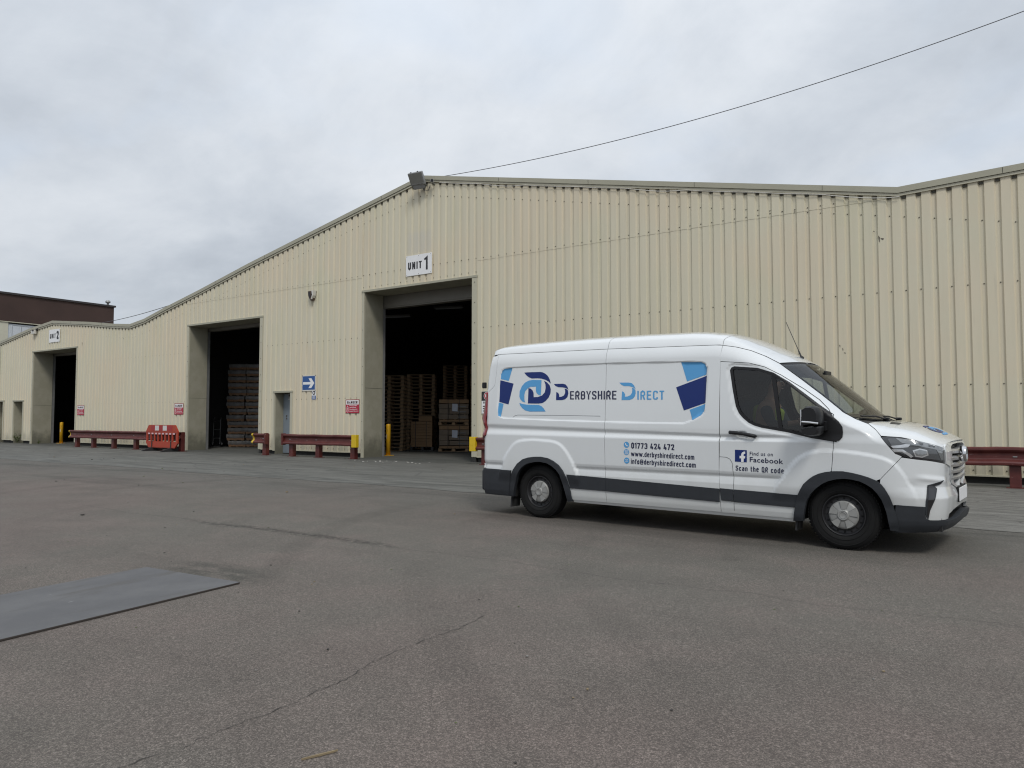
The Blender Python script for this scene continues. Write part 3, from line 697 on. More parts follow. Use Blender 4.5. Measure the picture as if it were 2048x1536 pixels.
w = MB(); w.tube([(0.05, 0.25, 7.2), (0.07, 0.45, 6.9), (0.07, 0.62, 6.2), (0.06, 0.7, 4.0)], 0.02, 'cable', 6); w.build('cable', pb)

# ---------------------------------------------------------------- signs
def board(mb, w, h, mat, y=-0.012, th=0.006): mb.bxx(-w/2, w/2, y, y+th, -h/2, h/2, mat)
def ring(mb, x, z, r0, r1, y, mat, n=24):
    vs = [(x+r*math.cos(2*math.pi*i/n), y, z+r*math.sin(2*math.pi*i/n)) for r in (r0, r1) for i in range(n)]
    mb.add(vs, [(i, (i+1) % n, n+(i+1) % n, n+i) for i in range(n)], mat)
def disc(mb, x, z, r, y, mat, n=24, sx=1.0): mb.add([(x+sx*r*math.cos(2*math.pi*i/n), y, z+r*math.sin(2*math.pi*i/n)) for i in range(n)], [tuple(range(n))], mat)
def unit_sign(num, x, z, w, h, label, bold):
    m = MB(); board(m, w, h, 'white', -0.020, 0.012)
    sign_strokes(m, 'UNIT', -w*0.41, -h*0.19, w*0.53, h*0.36, -0.0225, 'black', .19, .17)
    sign_strokes(m, num, w*0.20, -h*0.30, w*(0.15 if num == '1' else 0.21), h*0.64, -0.0225, 'black', .22 if num == '2' else .16)
    for a in (-1, 0, 1):
        for b in (-1, 1): disc(m, a*w*0.46, b*h*0.44, 0.012, -0.0225, 'screw', 8)
    tag(m.build('unit_sign', loc=(x, 0, z)), label, 'sign')
unit_sign('1', -2.265, 6.265, 1.10, 0.66, 'large white sign reading UNIT 1 above the tallest loading door', 0.045)
unit_sign('2', -26.72, 5.53, 1.13, 0.66, 'white sign reading UNIT 2 under the smaller gable', 0.045)
def danger_sign(x, z, label):
    w, h = 0.66, 0.47; m = MB(); board(m, w, h, 'sign_dark'); y = -0.0145
    def rect(x0, x1, z0, z1, mat, yy=y): m.add([(x0, yy, z0), (x1, yy, z0), (x1, yy, z1), (x0, yy, z1)], [(0, 1, 2, 3)], mat)
    rect(-w/2+.006, w/2-.006, -h/2+.006, h/2-.006, 'sign_red', -0.0135); rect(-w*.46, w*.46, h*.13, h*.45, 'white')
    sign_strokes(m, 'DANGER', -w*.38, h*.20, w*.76, h*.18, -0.0155, 'sign_dark', .20)
    m.add([(-w*.44, y, -h*.16), (-w*.26, y, -h*.16), (-w*.35, y, h*.09)], [(0, 1, 2)], 'sign_pink'); disc(m, -w*.35, -h*.09, h*.035, -0.0155, 'sign_dark', 10)
    ring(m, -w*.35, -h*.31, h*.085, h*.13, y, 'sign_pink')
    m.add([(-w*.40, y, -h*.24), (-w*.385, y, -h*.22), (-w*.30, y, -h*.38), (-w*.315, y, -h*.40)], [(0, 1, 2, 3)], 'sign_pink')
    for k, (t, ww) in enumerate((('Moving traffic', .56), ('with vehicles', .50), ('No pedestrians', .58), ('beyond this point', .66))):
        sign_text(m, t, -w*.21, h*(.03-k*.135), w*ww*0.98, h*.070, y, 'white', 0.02)
    tag(m.build('danger_sign', loc=(x, 0, z)), label, 'sign', 'red danger notices on the sheet wall')
danger_sign(-5.22, 1.735, 'red and white DANGER notice just left of the tallest loading door')
danger_sign(-15.55, 1.72, 'red and white DANGER notice above the orange plastic barrier')
danger_sign(-23.84, 1.72, 'small red DANGER notice beside the far loading door, above yellow rail end')
m = MB(); board(m, 0.72, 0.56, 'off_white', -0.018, 0.010)
def sq(m, x0, x1, z0, z1, mat, y): m.add([(x0, y, z0), (x1, y, z0), (x1, y, z1), (x0, y, z1)], [(0, 1, 2, 3)], mat)
sq(m, -0.335, 0.325, -0.235, 0.255, 'sign_blue', -0.0205)
m.add([(p[0], -0.0225, p[1]) for p in [(-.30, .045), (.10, .045), (-.01, .175), (.14, .175), (.295, 0), (.14, -.175), (-.01, -.175), (.10, -.045), (-.30, -.045)]], [(0, 1, 7, 8), (1, 2, 3, 4), (4, 5, 6, 7), (1, 4, 7)], 'white')
for a in (-1, 1):
    for b in (-1, 1): m.box((a*.345, -0.018, b*.275), (.03, .02, .03), 'lamp_case')
tag(m.build('arrow_sign', loc=(-7.44, 0, 2.585)), 'blue square sign with white arrow pointing to the tallest loading door', 'sign')
m = MB(); board(m, 0.22, 0.33, 'white'); sq(m, -.108, .108, -.16, -.025, 'sign_blue', -0.014)
disc(m, 0, .075, .075, -0.014, 'black', 20); disc(m, 0, .075, .042, -0.0155, 'white', 16, 0.75)
for k in range(3): sq(m, -.075, .075, -.06-k*.04, -.048-k*.04, 'white', -0.0155)
tag(m.build('notice_sign', loc=(-7.17, 0, 2.16)), 'small white and blue mandatory notice below the arrow sign', 'sign')
m = MB(); board(m, 0.52, 0.22, 'black', -0.010, 0.004)
for a, b, c, d in ((-.255, .255, .095, .105), (-.255, .255, -.105, -.095), (-.255, -.245, -.095, .095)): sq(m, a, b, c, d, 'white', -0.012)
ring(m, -.17, -.04, .03, .045, -0.012, 'white', 16); sq(m, -.05, .2, .02, .045, 'sign_blue', -0.012)
tag(m.build('door_notice', loc=(-8.78, 0.388, 2.13)), 'dark notice with white border at the top of the grey-blue door', 'sign')
m = MB(); board(m, 0.36, 0.40, 'white', -0.010, 0.004); disc(m, 0, 0, .165, -0.012, 'sign_blue', 32)
sign_text(m, 'Fire door', -.11, .03, .22, .045, -0.0135, 'white', 0.02); sign_text(m, 'keep shut', -.12, -.06, .24, .045, -0.0135, 'white', 0.02)
tag(m.build('fire_door_sign', loc=(-8.70, 0.388, 1.79)), 'round blue fire door sign on the grey-blue door', 'sign')
m = MB(); board(m, 0.42, 0.66, 'white'); sq(m, -.205, .205, .05, .325, 'black', -0.0145); disc(m, 0, .19, .125, -0.016, 'white', 28); disc(m, 0, .19, .112, -0.0175, 'sign_red', 28)
sign_strokes(m, 'NO', -.07, .15, .14, .09, -0.019, 'white', .22)
sign_text(m, 'ENTRY', -.15, -.03, .30, .055, -0.0145, 'black', 0.02)
for k in range(3): sq(m, -.16, .15-.04*k, -.13-k*.07, -.10-k*.07, 'black', -0.0145)
tag(m.build('prohibition_sign', loc=(0.46, 0, 1.80)), 'black and white sign with red disc right of the tallest door, beside the van', 'sign')

# ---------------------------------------------------------------- wall fittings
fl = thing('floodlight', 'grey floodlight on the ridge of the taller gable', 'floodlight', (-2.05, -0.30, 8.86))
Mf = Matrix.Translation((-0.02, -0.05, 0.08)) @ Matrix.Rotation(R(6), 4, 'Z') @ Matrix.Rotation(R(32), 4, 'X')
b = MB(); b.box((0, 0, 0), (0.54, 0.10, 0.42), 'lamp_case', Mf, 0.02); b.box((0, 0.10, -0.02), (0.40, 0.14, 0.30), 'lamp_case', Mf, 0.04); b.box((0.0, 0.02, -0.26), (0.44, 0.12, 0.14), 'lamp_case', Mf, 0.03)
for a in (-.16, .1): b.box((a, 0, 0.215), (0.03, 0.05, 0.03), 'black', Mf)
b.build('housing', fl)
b = MB(); b.box((0, -0.055, 0.01), (0.47, 0.012, 0.34), 'lamp_glass', Mf); b.box((0, -0.060, -0.15), (0.42, 0.012, 0.03), 'galv', Mf); b.build('glass', fl)
b = MB(); b.tube([(-0.2, 0.0, -0.08), (-0.22, 0.15, -0.12), (0, 0.27, -0.14), (0.22, 0.15, -0.12), (0.2, 0, -0.08)], 0.018, 'galv', 6); b.tube([(0, 0.27, -0.14), (0, 0.30, -0.14)], 0.05, 'galv', 8)
b.tube([(0.05, 0.1, -0.12), (0.10, 0.18, -0.27), (0.20, 0.24, -0.27), (0.26, 0.27, -0.10)], 0.012, 'cable', 6); b.build('bracket', fl)
cv = thing('security_camera', 'tiny security camera beside the ridge floodlight', 'camera', (-1.62, -0.12, 8.84))
b = MB(); b.tube([(-0.02, -0.02, 0), (0.10, -0.14, -0.03)], 0.055, 'galv', 14); b.build('body', cv)
b = MB(); b.tube([(0.10, -0.14, -0.03), (0.112, -0.152, -0.033)], 0.042, 'black', 14); b.build('lens', cv)
b = MB(); b.tube([(0, 0, 0), (0, 0.11, -0.08)], 0.02, 'galv', 8); b.build('bracket', cv)
sr = thing('alarm_box', 'small weathered alarm casing high between the two larger loading doors', 'alarm', (-7.26, 0, 5.74))
b = MB(); b.prism([(-.15, .15), (.15, .15), (.13, -.02), (.05, -.15), (-.05, -.15), (-.13, -.02)], 0.0, 0.14, 'alarm_brown', Matrix.Rotation(R(90), 4, 'X')); b.build('casing', sr)
b = MB(); b.prism([(.055, .155), (.155, .155), (.135, -.02), (.06, -.155), (.03, -.155), (.09, 0)], 0.02, 0.158, 'off_white', Matrix.Rotation(R(90), 4, 'X')); b.build('white_flap', sr)
b = MB(); b.prism([(-.12, .12), (-.02, .12), (-.01, -.06), (-.045, -.12), (-.10, -.02)], 0.142, 0.150, 'black', Matrix.Rotation(R(90), 4, 'X')); b.prism([(.04, .12), (.07, .12), (.03, -.1), (.01, -.08)], 0.142, 0.150, 'black', Matrix.Rotation(R(90), 4, 'X')); b.build('opening', sr)
b = MB(); b.prism([(-.09, -.10), (.09, -.10), (.05, -.19), (-.05, -.19)], 0.0, 0.10, 'alarm_brown', Matrix.Rotation(R(90), 4, 'X')); b.build('lower_cover', sr)
ul = thing('security_light', 'small white wall light with sensor below the smaller gable', 'wall light', (-28.75, 0, 5.87))
b = MB(); b.box((-0.06, -0.10, -0.02), (0.34, 0.14, 0.22), 'off_white', None, 0.02); b.build('lamp_body', ul)
b = MB(); b.box((0.02, -0.19, 0.06), (0.14, 0.06, 0.06), 'black'); b.box((0.18, -0.06, 0.10), (0.10, 0.10, 0.10), 'black', None, 0.02); b.build('sensor', ul)
gh = MB(); gh.bxx(-2.75, -1.72, -0.003, -0.001, 6.72, 7.35, 'ghost_paint')
# overhead cables
def sag_cable(p0, p1, sag, r, n=40, ext=1.0):
    pts = []
    for i in range(n+1):
        t = ext*i/n; p = Vector(p0)+(Vector(p1)-Vector(p0))*t; p.z -= 4*sag*t*(1-t); pts.append(p)
    c = MB(); c.tube(pts, r, 'cable', 6); return c
c = sag_cable((-1.55, 0.25, 9.08), (13.83, 2.46, 10.65), 0.42, 0.010, 60, 1.35); tag(c.build('overhead_cable'), 'thin overhead cable climbing from the ridge across the sky', 'cable')
c = sag_cable((-15.2, 0.1, 6.38), (-36, 1.5, 6.95), 0.62, 0.013); tag(c.build('overhead_cable'), 'slack cable hung between the valley roof and the far left', 'cable')
vc = MB(); pts = []
for i in range(120):
    x = -1.4+i*0.108; pts.append((x, -0.045-0.01*math.sin(i*.7), zroof(x)-0.165-0.05*abs(math.sin(i*0.21))*(1.0 if (int(i*0.21/math.pi) % 3 == 1) else 0.2)))
vc.tube(pts, 0.009, 'off_white', 5); tag(vc.build('verge_cable'), 'loose pale cable looped under the right-hand roof edge', 'cable')

# ---------------------------------------------------------------- red guard rails
WP = [(0.0, .178), (.060, .178), (.088, .160), (.092, .125), (.074, .098), (.026, .062), (.020, .040), (.020, -.040), (.026, -.062), (.074, -.098), (.092, -.125), (.088, -.160), (.060, -.178), (0.0, -.178)]
def rail_mesh(x0, x1, mat='rail_red', wob=0.0):
    m = MB(); n = max(2, int((x1-x0)/0.25)); vs = []; fs = []; full = [(a, z) for a, z in WP]+[(a-0.008, z*0.985) for a, z in reversed(WP)]; L = len(full); rn = random.Random(int(x0*10))
    for i in range(n+1):
        x = x0+(x1-x0)*i/n; dz = wob*math.sin(i*1.3)+rn.uniform(-wob, wob)
        for a, z in full: vs.append((x, -a, z+dz))
    for i in range(n):
        for k in range(L): fs.append((i*L+k, i*L+(k+1) % L, (i+1)*L+(k+1) % L, (i+1)*L+k))
    m.add(vs, fs, mat, False); m.add(vs[:L], [tuple(range(L))], mat); m.add(vs[-L:], [tuple(reversed(range(L)))], mat); return m
def end_cap(x, sgn, curved):
    m = MB(); n = 6; vs = []; fs = []
    if curved:        # fish-tail end bent back
        for i in range(n+1):
            t = i/n; dx = sgn*0.30*t; dy = 0.16*t*t
            for a, z in WP: vs.append((x+dx, -a+dy-0.004, z*(1.02-0.10*t*t)))
            for a, z in reversed(WP): vs.append((x+dx, -a+dy+0.008, z*(1.0-0.10*t*t)))
        L = 2*len(WP)
        for i in range(n):
            for k in range(L): fs.append((i*L+k, i*L+(k+1) % L, (i+1)*L+(k+1) % L, (i+1)*L+k))
        m.add(vs, fs, 'yellow', True); m.add(vs[-L:], [tuple(range(L))], 'yellow')
    else: m.bxx(x-0.01, x+0.20, -0.115, 0.02, -0.215, 0.195, 'yellow', None, 0.01)
    return m
def guard_rail(x0, x1, posts, label, capL=None, capR=None, plates=()):
    t = thing('guard_rail', label, 'guard rail', (x0, -0.86, 0), 0, 'red guard rails along the wall')
    Z = 0.60
    rail_mesh(0, x1-x0, wob=0.004).build('rail', t, (0, 0, Z))
    for p in posts:
        m = MB(); m.bxx(p-x0-0.095, p-x0+0.095, 0.012, 0.17, 0.015, 0.775, 'rail_red', None, 0.008); m.bxx(p-x0-0.15, p-x0+0.15, -0.02, 0.22, 0.004, 0.018, 'rail_red')
        m.build('post', t)
    for p in posts: b = MB(); b.box((p-x0, -0.026, Z), (0.07, 0.02, 0.018), 'galv'); b.build('bolt', t)
    if capL: end_cap(0, -1, capL == 'c').build('end_cap', t, (0 if capL == 'c' else -0.19, 0, Z))
    if capR: end_cap(x1-x0, 1, capR == 'c').build('end_cap', t, (0, 0, Z))
    for p in plates: m = MB(); m.bxx(p-x0-0.02, p-x0+0.06, -0.10, 0.05, Z-0.20, Z+0.20, 'rail_red', None, 0.006); m.build('end_plate', t)
guard_rail(-22.85, -13.95, [-22.45, -20.95, -19.2, -17.4, -15.7, -14.05], 'longest dark red guard rail, its yellow end at the far loading door', 'c')
guard_rail(-9.30, -8.62, [-8.80], 'short red guard rail stub with yellow end at the stacked wrapped packs', 'c', None, (-8.66,))
guard_rail(-7.73, -4.24, [-7.35, -6.0, -4.33], 'red guard rail with three posts before the grey-blue door', None, 'b', (-7.72,))
guard_rail(0.72, 16.6, [0.95, 2.7, 4.5, 6.3, 8.1, 9.85, 11.6, 13.34, 15.1], 'red guard rail running behind the white van', 'b')

# ---------------------------------------------------------------- orange plastic barrier
pbx = thing('plastic_barrier', 'orange plastic pedestrian barrier leaning on black feet before the longest rail', 'barrier', (-14.93, -1.08, 0), R(-2))
pn = MB(); W2 = 1.20
def slab(x0, x1, z0, z1, y0=-0.025, y1=0.025, mat='orange', bev=0.006): pn.bxx(x0, x1, y0, y1, z0, z1, mat, None, bev)
Mx = Matrix.Rotation(R(90), 4, 'X')
pn.prism([(-W2+.20, 1.06), (W2-.22, 1.06), (W2, .80), (W2, .745), (-W2, .745), (-W2, .82)], -0.03, 0.03, 'orange', Mx)
pn.prism([(-W2, .40), (W2, .40), (W2, .34), (W2-.20, .145), (-W2+.20, .145), (-W2, .34)], -0.03, 0.03, 'orange', Mx)
slab(-W2, -W2+.10, .40, .745); slab(W2-.14, W2, .40, .745)
for k in range(1, 8):
    x = -W2+.10+k*(2*W2-.24)/8; slab(x-.035, x+.035, .40, .745)
for k in range(8):
    xm = -W2+.10+(k+.5)*(2*W2-.24)/8; pn.bxx(xm-.075, xm+.075, -.031, -.026, .68, .74, 'sign_pink')
for k in range(8):
    if k in (0, 1, 6, 7):
        pass
slab(-W2+.02, W2-.02, .80, .83, -.037, -.030, 'orange', 0); slab(-W2+.22, W2-.22, .17, .20, -.037, -.030, 'orange', 0)
pn.build('panel', pbx)
rs = MB()
for a, b_, mt in ((-.80, -.52, 'reflect_red'), (-.50, -.20, 'reflect_white'), (-.18, .08, 'reflect_red'), (.10, .40, 'reflect_white'), (.42, .80, 'reflect_red')): rs.bxx(a, b_, -.036, -.0305, .835, 1.035, mt)
rs.build('reflective_strip', pbx)
for sx in (-.72, .72):
    ft = MB(); ft.prism([(-.46, 0.0), (.46, 0.0), (.42, .04), (.07, .15), (-.07, .15), (-.42, .04)], -.045, .045, 'rubber', Matrix.Translation((sx, 0, 0)) @ Matrix.Rotation(R(90), 4, 'Z') @ Mx); ft.bxx(sx-.03, sx+.03, -.045, .045, .16, .42, 'rubber'); ft.build('foot', pbx)
# ---------------------------------------------------------------- bollards
bo = thing('bollard', 'yellow steel bollard just inside the tallest loading door', 'bollard', (-4.98, 1.50, 0), 0, 'yellow bollards')
b = MB(); b.lathe([(.0, 0.02), (.082, 0.02), (.082, 1.06), (.078, 1.10), (.06, 1.12), (0, 1.125)], 'bollard_yellow', 28); b.build('post', bo)
b = MB(); b.box((0, 0, .011), (.30, .30, .014), 'bollard_yellow'); 
for a in (-1, 1):
    for c_ in (-1, 1): b.box((a*.115, c_*.115, .022), (.03, .03, .02), 'galv')
b.build('base_plate', bo)
b = MB(); b.add([(.0835*math.cos(w), .0835*math.sin(w), z) for w, z in [(R(-100), .93), (R(-60), .86), (R(-20), .90), (R(-20), .97), (R(-60), .94), (R(-100), .985)]], [(0, 1, 4, 5), (1, 2, 3, 4)], 'black')
b.build('scuff_mark', bo); b = MB(); b.add([(.0835*math.cos(w), .0835*math.sin(w), z) for w, z in [(R(-110), .62), (R(-80), .60), (R(-80), .76), (R(-110), .74)]], [(0, 1, 2, 3)], 'paper'); b.build('sticker', bo)
dup(bo, (-28.38, 1.2, 0), 0.5, 'yellow steel bollard inside the far loading door, below the UNIT 2 sign')
# ---------------------------------------------------------------- steel plate on the ground, stick, litter, weeds
pt = MB(); pt.bxx(-1.20, 0, -2.44, 0, 0.002, 0.0145, 'plate_edge', None, 0.002); pt.bxx(-1.1985, -0.0015, -2.4385, -0.0015, 0.012, 0.0157, 'plate_steel')
tag(pt.build('steel_plate', loc=(8.05, -13.88, 0.0)), 'flat grey steel sheet lying on the asphalt in the near left', 'steel plate').rotation_euler = (0, 0, R(4.3))
st = MB(); st.prism([(-.072, -.002), (.0, -.006), (.06, -.005), (.074, -.001), (.0, .004), (-.070, .001)], 0.002, 0.009, 'stick')
tag(st.build('stick', loc=(10.875, -15.54, 0)), 'short splinter of wood on the asphalt near the crack', 'stick').rotation_euler = (0, 0, R(67))
lt = MB(); rn = random.Random(11)
for i in range(150):
    u = rn.random()
    if u < .45: x = rn.uniform(4, 13); y = rn.uniform(-15.5, -11.5); s = rn.uniform(.004, .011)
    elif u < .8: x = rn.uniform(-14, 8); y = rn.uniform(-13, -2.5); s = rn.uniform(.01, .03)
    else: x = rn.gauss(-2.6, .8); y = rn.gauss(-1.2, .25); s = rn.uniform(.015, .04)
    a = rn.uniform(0, 6.28); P = [(s*rn.uniform(.6, 1.2)*math.cos(a+q), s*rn.uniform(.6, 1.2)*math.sin(a+q)) for q in (0, 1.5, 3.0, 4.5)]
    lt.prism(P, 0.004, 0.004+s*rn.uniform(.15, .6), rn.choice(['litter', 'litter', 'crack', 'crack', 'leaf', 'stick']) if u < .8 else rn.choice(['litter', 'off_white']), Matrix.Translation((x, y, 0)))
tag(lt.build('litter'), kind='stuff')
def weed(loc, n, h, label, seed):
    rn = random.Random(seed); t = thing('weed', label, 'plant', loc, 0, 'weeds along the wall foot'); m = MB(); sm_ = MB()
    for i in range(n):
        a = rn.uniform(0, 6.28); l = h*rn.uniform(.5, 1.0); top = Vector((math.cos(a)*l*.45, math.sin(a)*l*.45, l)); sm_.tube([(0, 0, 0), top*.5+Vector((0, 0, l*.1)), top], .006, 'leaf', 5)
        for k in range(6):
            p = top*rn.uniform(.3, 1.0); d = Vector((rn.uniform(-1, 1), rn.uniform(-1, 1), rn.uniform(-.1, .8))).normalized()*rn.uniform(.05, .11); w = d.orthogonal().normalized()*.02
            m.add([p, p+d*.5+w, p+d, p+d*.5-w], [(0, 1, 2, 3)], 'leaf')
    m.build('leaves', t); sm_.build('stem', t)
weed((-30.85, 0.10, 0), 16, .50, 'green weed in the narrow doorway left of the far loading door', 1)
weed((-33.2, -0.1, 0), 10, .40, 'dark weed clump at the far left end of the wall', 2)
weed((-16.9, -0.1, 0), 6, .28, 'small weed under the longest rail, left of the barrier', 3)
weed((-28.1, -0.02, 0), 6, .22, 'low weed at the foot of the far loading door jamb', 4)
# ================================================================ white panel van
VAN = thing('panel_van', 'white panel van with blue Derbyshire Direct lettering parked on the yard', 'van', (8.1646, -8.2989, 0), R(-4.562))
CAML = np.array([5.674, -8.808, 1.32])       # where the photographer stood, in the van's own frame: outlines below were measured from there
# outlines measured on the flat side of the van: (metres forward of the rear axle, metres above ground)
V_RECESS=[(-0.790,1.378),(-0.795,1.550),(-0.748,1.932),(-0.724,1.985),(-0.667,2.013),(-0.558,2.023),(0.224,2.020),(0.953,2.009),(1.969,1.981),(2.221,1.969),(2.274,1.943),(2.294,1.895),(2.285,1.818),(2.264,1.445),(2.250,1.391),(2.213,1.352),(2.113,1.302),(1.994,1.262),(1.716,1.264),(0.928,1.278),(0.134,1.297),(-0.703,1.327),(-0.765,1.344)]
V_SEAM1=[(0.999,2.312),(0.974,2.193),(0.959,1.953),(0.951,1.697),(0.937,1.184),(0.939,0.844),(0.943,0.590),(0.961,0.287)]
V_SEAMB=[(2.474,2.226),(2.464,2.150),(2.447,1.812),(2.433,1.428),(2.424,1.076),(2.427,0.664),(2.441,0.271)]
V_RSEAM=[(-0.729,2.334),(-0.773,2.202),(-0.815,1.973),(-0.852,1.782),(-0.890,1.748),(-0.953,1.703)]
V_ARCHR_OUT=[(-0.581,0.261),(-0.557,0.515),(-0.510,0.620),(-0.438,0.706),(-0.344,0.769),(-0.251,0.796),(-0.148,0.809),(-0.046,0.812),(0.066,0.798),(0.154,0.765),(0.241,0.715),(0.305,0.646),(0.359,0.561),(0.394,0.475),(0.432,0.368),(0.457,0.260)]
V_ARCHR_IN=[(-0.498,0.258),(-0.481,0.398),(-0.450,0.520),(-0.415,0.596),(-0.368,0.653),(-0.309,0.693),(-0.251,0.717),(-0.148,0.739),(-0.046,0.745),(0.055,0.732),(0.132,0.701),(0.208,0.651),(0.262,0.591),(0.326,0.436),(0.358,0.349),(0.393,0.250)]
V_STRIPR_TOP=[(0.365,0.596),(0.943,0.581),(2.437,0.536)]
V_STRIPR_BOT=[(0.422,0.424),(0.962,0.418),(2.442,0.389)]
V_SILL=[(0.442,0.285),(0.961,0.282),(2.441,0.271)]
V_SILL2=[(0.436,0.328),(0.961,0.329),(2.441,0.319)]
V_RBUMP=[(-1.091,0.623),(-0.801,0.620),(-0.529,0.615),(-0.557,0.515),(-0.581,0.261),(-1.051,0.282),(-1.082,0.392)]
V_DOOR=[(2.449,1.961),(2.778,1.928),(2.949,1.877),(3.114,1.787),(3.353,1.630),(3.507,1.514),(3.596,1.416),(3.633,1.337),(3.635,1.083),(3.624,0.924),(3.610,0.784),(3.554,0.778),(3.430,0.725),(3.335,0.639),(3.269,0.505),(3.233,0.267),(2.838,0.264),(2.443,0.260),(2.425,0.675),(2.426,0.971),(2.438,1.548)]
V_WIN=[(2.574,1.856),(2.587,1.876),(2.610,1.884),(2.863,1.856),(3.031,1.798),(3.194,1.693),(3.352,1.565),(3.505,1.441),(3.625,1.352),(3.645,1.225),(3.650,1.099),(3.407,1.135),(3.185,1.189),(2.904,1.236),(2.828,1.258),(2.768,1.287),(2.708,1.338),(2.665,1.389),(2.634,1.459),(2.615,1.563),(2.598,1.667)]
V_MIRBASE=[(3.505,1.433),(3.625,1.352),(3.692,1.289),(3.725,1.234),(3.729,1.179),(3.723,1.131),(3.695,1.099),(3.650,1.089),(3.499,1.117),(3.406,1.126),(3.501,1.224)]
V_DIV=[(3.011,1.804),(3.056,1.785),(3.123,1.205),(3.081,1.214)]
V_BUMPLINE=[(4.251,0.945),(4.061,0.725)]
V_ARCHF_OUT=[(3.229,0.251),(3.243,0.374),(3.269,0.505),(3.302,0.580),(3.335,0.639),(3.383,0.687),(3.430,0.725),(3.492,0.756),(3.554,0.775),(3.629,0.786),(3.719,0.789),(3.806,0.777),(3.878,0.762),(3.949,0.742),(4.019,0.715),(4.067,0.680),(4.101,0.636),(4.140,0.563),(4.169,0.483),(4.197,0.373),(4.221,0.237)]
V_ARCHF_IN=[(3.328,0.259),(3.342,0.373),(3.363,0.463),(3.403,0.538),(3.458,0.601),(3.521,0.653),(3.582,0.684),(3.658,0.707),(3.732,0.716),(3.805,0.712),(3.877,0.697),(3.933,0.672),(3.989,0.637),(4.033,0.587),(4.071,0.528),(4.110,0.410),(4.140,0.240)]
V_STRIPD=[(2.425,0.545),(3.269,0.522),(3.243,0.390),(2.442,0.407)]
V_STRIPD2=[(2.425,0.545),(2.582,0.540),(2.585,0.403),(2.442,0.407)]
V_FUEL=[(2.429,0.893),(2.506,0.890),(2.547,0.871),(2.572,0.828),(2.584,0.717),(2.585,0.546),(2.590,0.306)]
V_HANDLE=[(2.541,1.165),(2.679,1.163),(2.824,1.143),(2.824,1.114),(2.678,1.118),(2.546,1.127)]
V_HREC=[(2.608,1.140),(2.618,1.174),(2.679,1.187),(2.740,1.179),(2.757,1.133),(2.739,1.099),(2.678,1.087),(2.625,1.100)]
V_HEAD=[(4.076,1.139),(4.145,1.147),(4.261,1.136),(4.392,1.107),(4.529,1.068),(4.610,1.034),(4.617,0.967),(4.613,0.897),(4.480,0.921),(4.379,0.930),(4.256,0.958),(4.199,0.980),(4.143,1.048)]
V_HEADIN=[(4.135,1.123),(4.184,1.133),(4.298,1.123),(4.392,1.101),(4.529,1.060),(4.596,1.028),(4.598,0.925),(4.480,0.940),(4.379,0.949),(4.266,0.977),(4.210,1.002),(4.167,1.060)]
V_CHROME=[(4.203,1.133),(4.392,1.110),(4.610,1.042),(4.605,1.012),(4.483,1.040),(4.259,1.085)]
V_DRL=[(4.158,1.054),(4.245,1.064),(4.288,1.075),(4.330,1.071),(4.311,1.045),(4.258,1.038),(4.181,1.031)]
V_DRL2=[(4.166,1.022),(4.267,1.022),(4.300,0.999),(4.333,0.979),(4.353,0.956),(4.332,0.945),(4.286,0.981),(4.257,0.996),(4.190,0.994)]
V_PROJ=[(4.348,1.016),(4.409,1.036),(4.469,1.022),(4.481,0.973),(4.425,0.948),(4.370,0.957)]
V_CLEAR=[(4.546,1.027),(4.602,1.008),(4.600,0.931),(4.580,0.937)]
V_FOG=[(4.465,0.692),(4.594,0.745),(4.566,0.708),(4.520,0.684),(4.538,0.665),(4.521,0.561),(4.478,0.454),(4.462,0.370),(4.440,0.410),(4.448,0.545)]
V_BLACK=[(4.193,0.485),(4.442,0.485),(4.436,0.409),(4.444,0.374),(4.466,0.355),(4.512,0.364),(4.638,0.377),(4.691,0.400)]
V_BLACKBOT=[(4.689,0.319),(4.627,0.278),(4.464,0.252),(4.325,0.236),(4.163,0.223),(4.144,0.300)]
V_INTAKE=[(4.638,0.377),(4.648,0.437),(4.693,0.476),(4.738,0.515)]
V_SUR_OUT=[(4.605,1.028),(4.641,1.035),(4.665,1.097),(4.727,1.118)]
V_SUR_OUT2=[(4.605,1.028),(4.615,0.900),(4.646,0.876),(4.655,0.723),(4.707,0.675)]
V_SUR_IN=[(4.682,1.061),(4.662,0.969),(4.669,0.734),(4.716,0.686)]
V_TAIL=[(-0.969,1.709),(-0.987,1.334),(-1.005,1.087),(-1.014,0.762),(-1.093,0.753),(-1.096,1.712)]
V_GROOVE_T=[(-0.977,1.253),(2.422,1.152)]
V_GROOVE_M=[(-0.977,1.186),(2.421,1.112)]
V_GROOVE_B=[(-0.977,1.093),(2.420,1.067)]
V_FLARER=[(-0.691,0.772),(-0.606,0.888),(-0.486,1.003),(-0.321,1.032),(-0.136,1.039),(0.220,1.017),(0.349,0.913),(0.476,0.724),(0.924,0.699),(2.415,0.664)]
V_FLAREF=[(2.422,0.675),(3.078,0.658),(3.145,0.743),(3.244,0.878),(3.372,0.964),(3.527,0.997),(3.767,0.988),(3.940,0.965),(4.080,0.939),(4.189,0.890),(4.267,0.781),(4.306,0.708)]
V_DECL1=[(-0.674,2.009),(-0.558,2.019),(-0.541,2.015),(-0.606,1.841),(-0.748,1.871),(-0.738,1.941),(-0.716,1.984)]
V_DECL2=[(-0.753,1.855),(-0.521,1.801),(-0.611,1.515),(-0.782,1.554)]
V_DECL3=[(-0.787,1.544),(-0.699,1.524),(-0.748,1.344),(-0.785,1.359),(-0.792,1.416)]
V_DECR1=[(1.974,1.976),(2.221,1.964),(2.267,1.943),(2.288,1.896),(2.284,1.821),(2.043,1.749)]
V_DECR2=[(2.287,1.807),(2.268,1.499),(1.999,1.413),(1.905,1.685)]
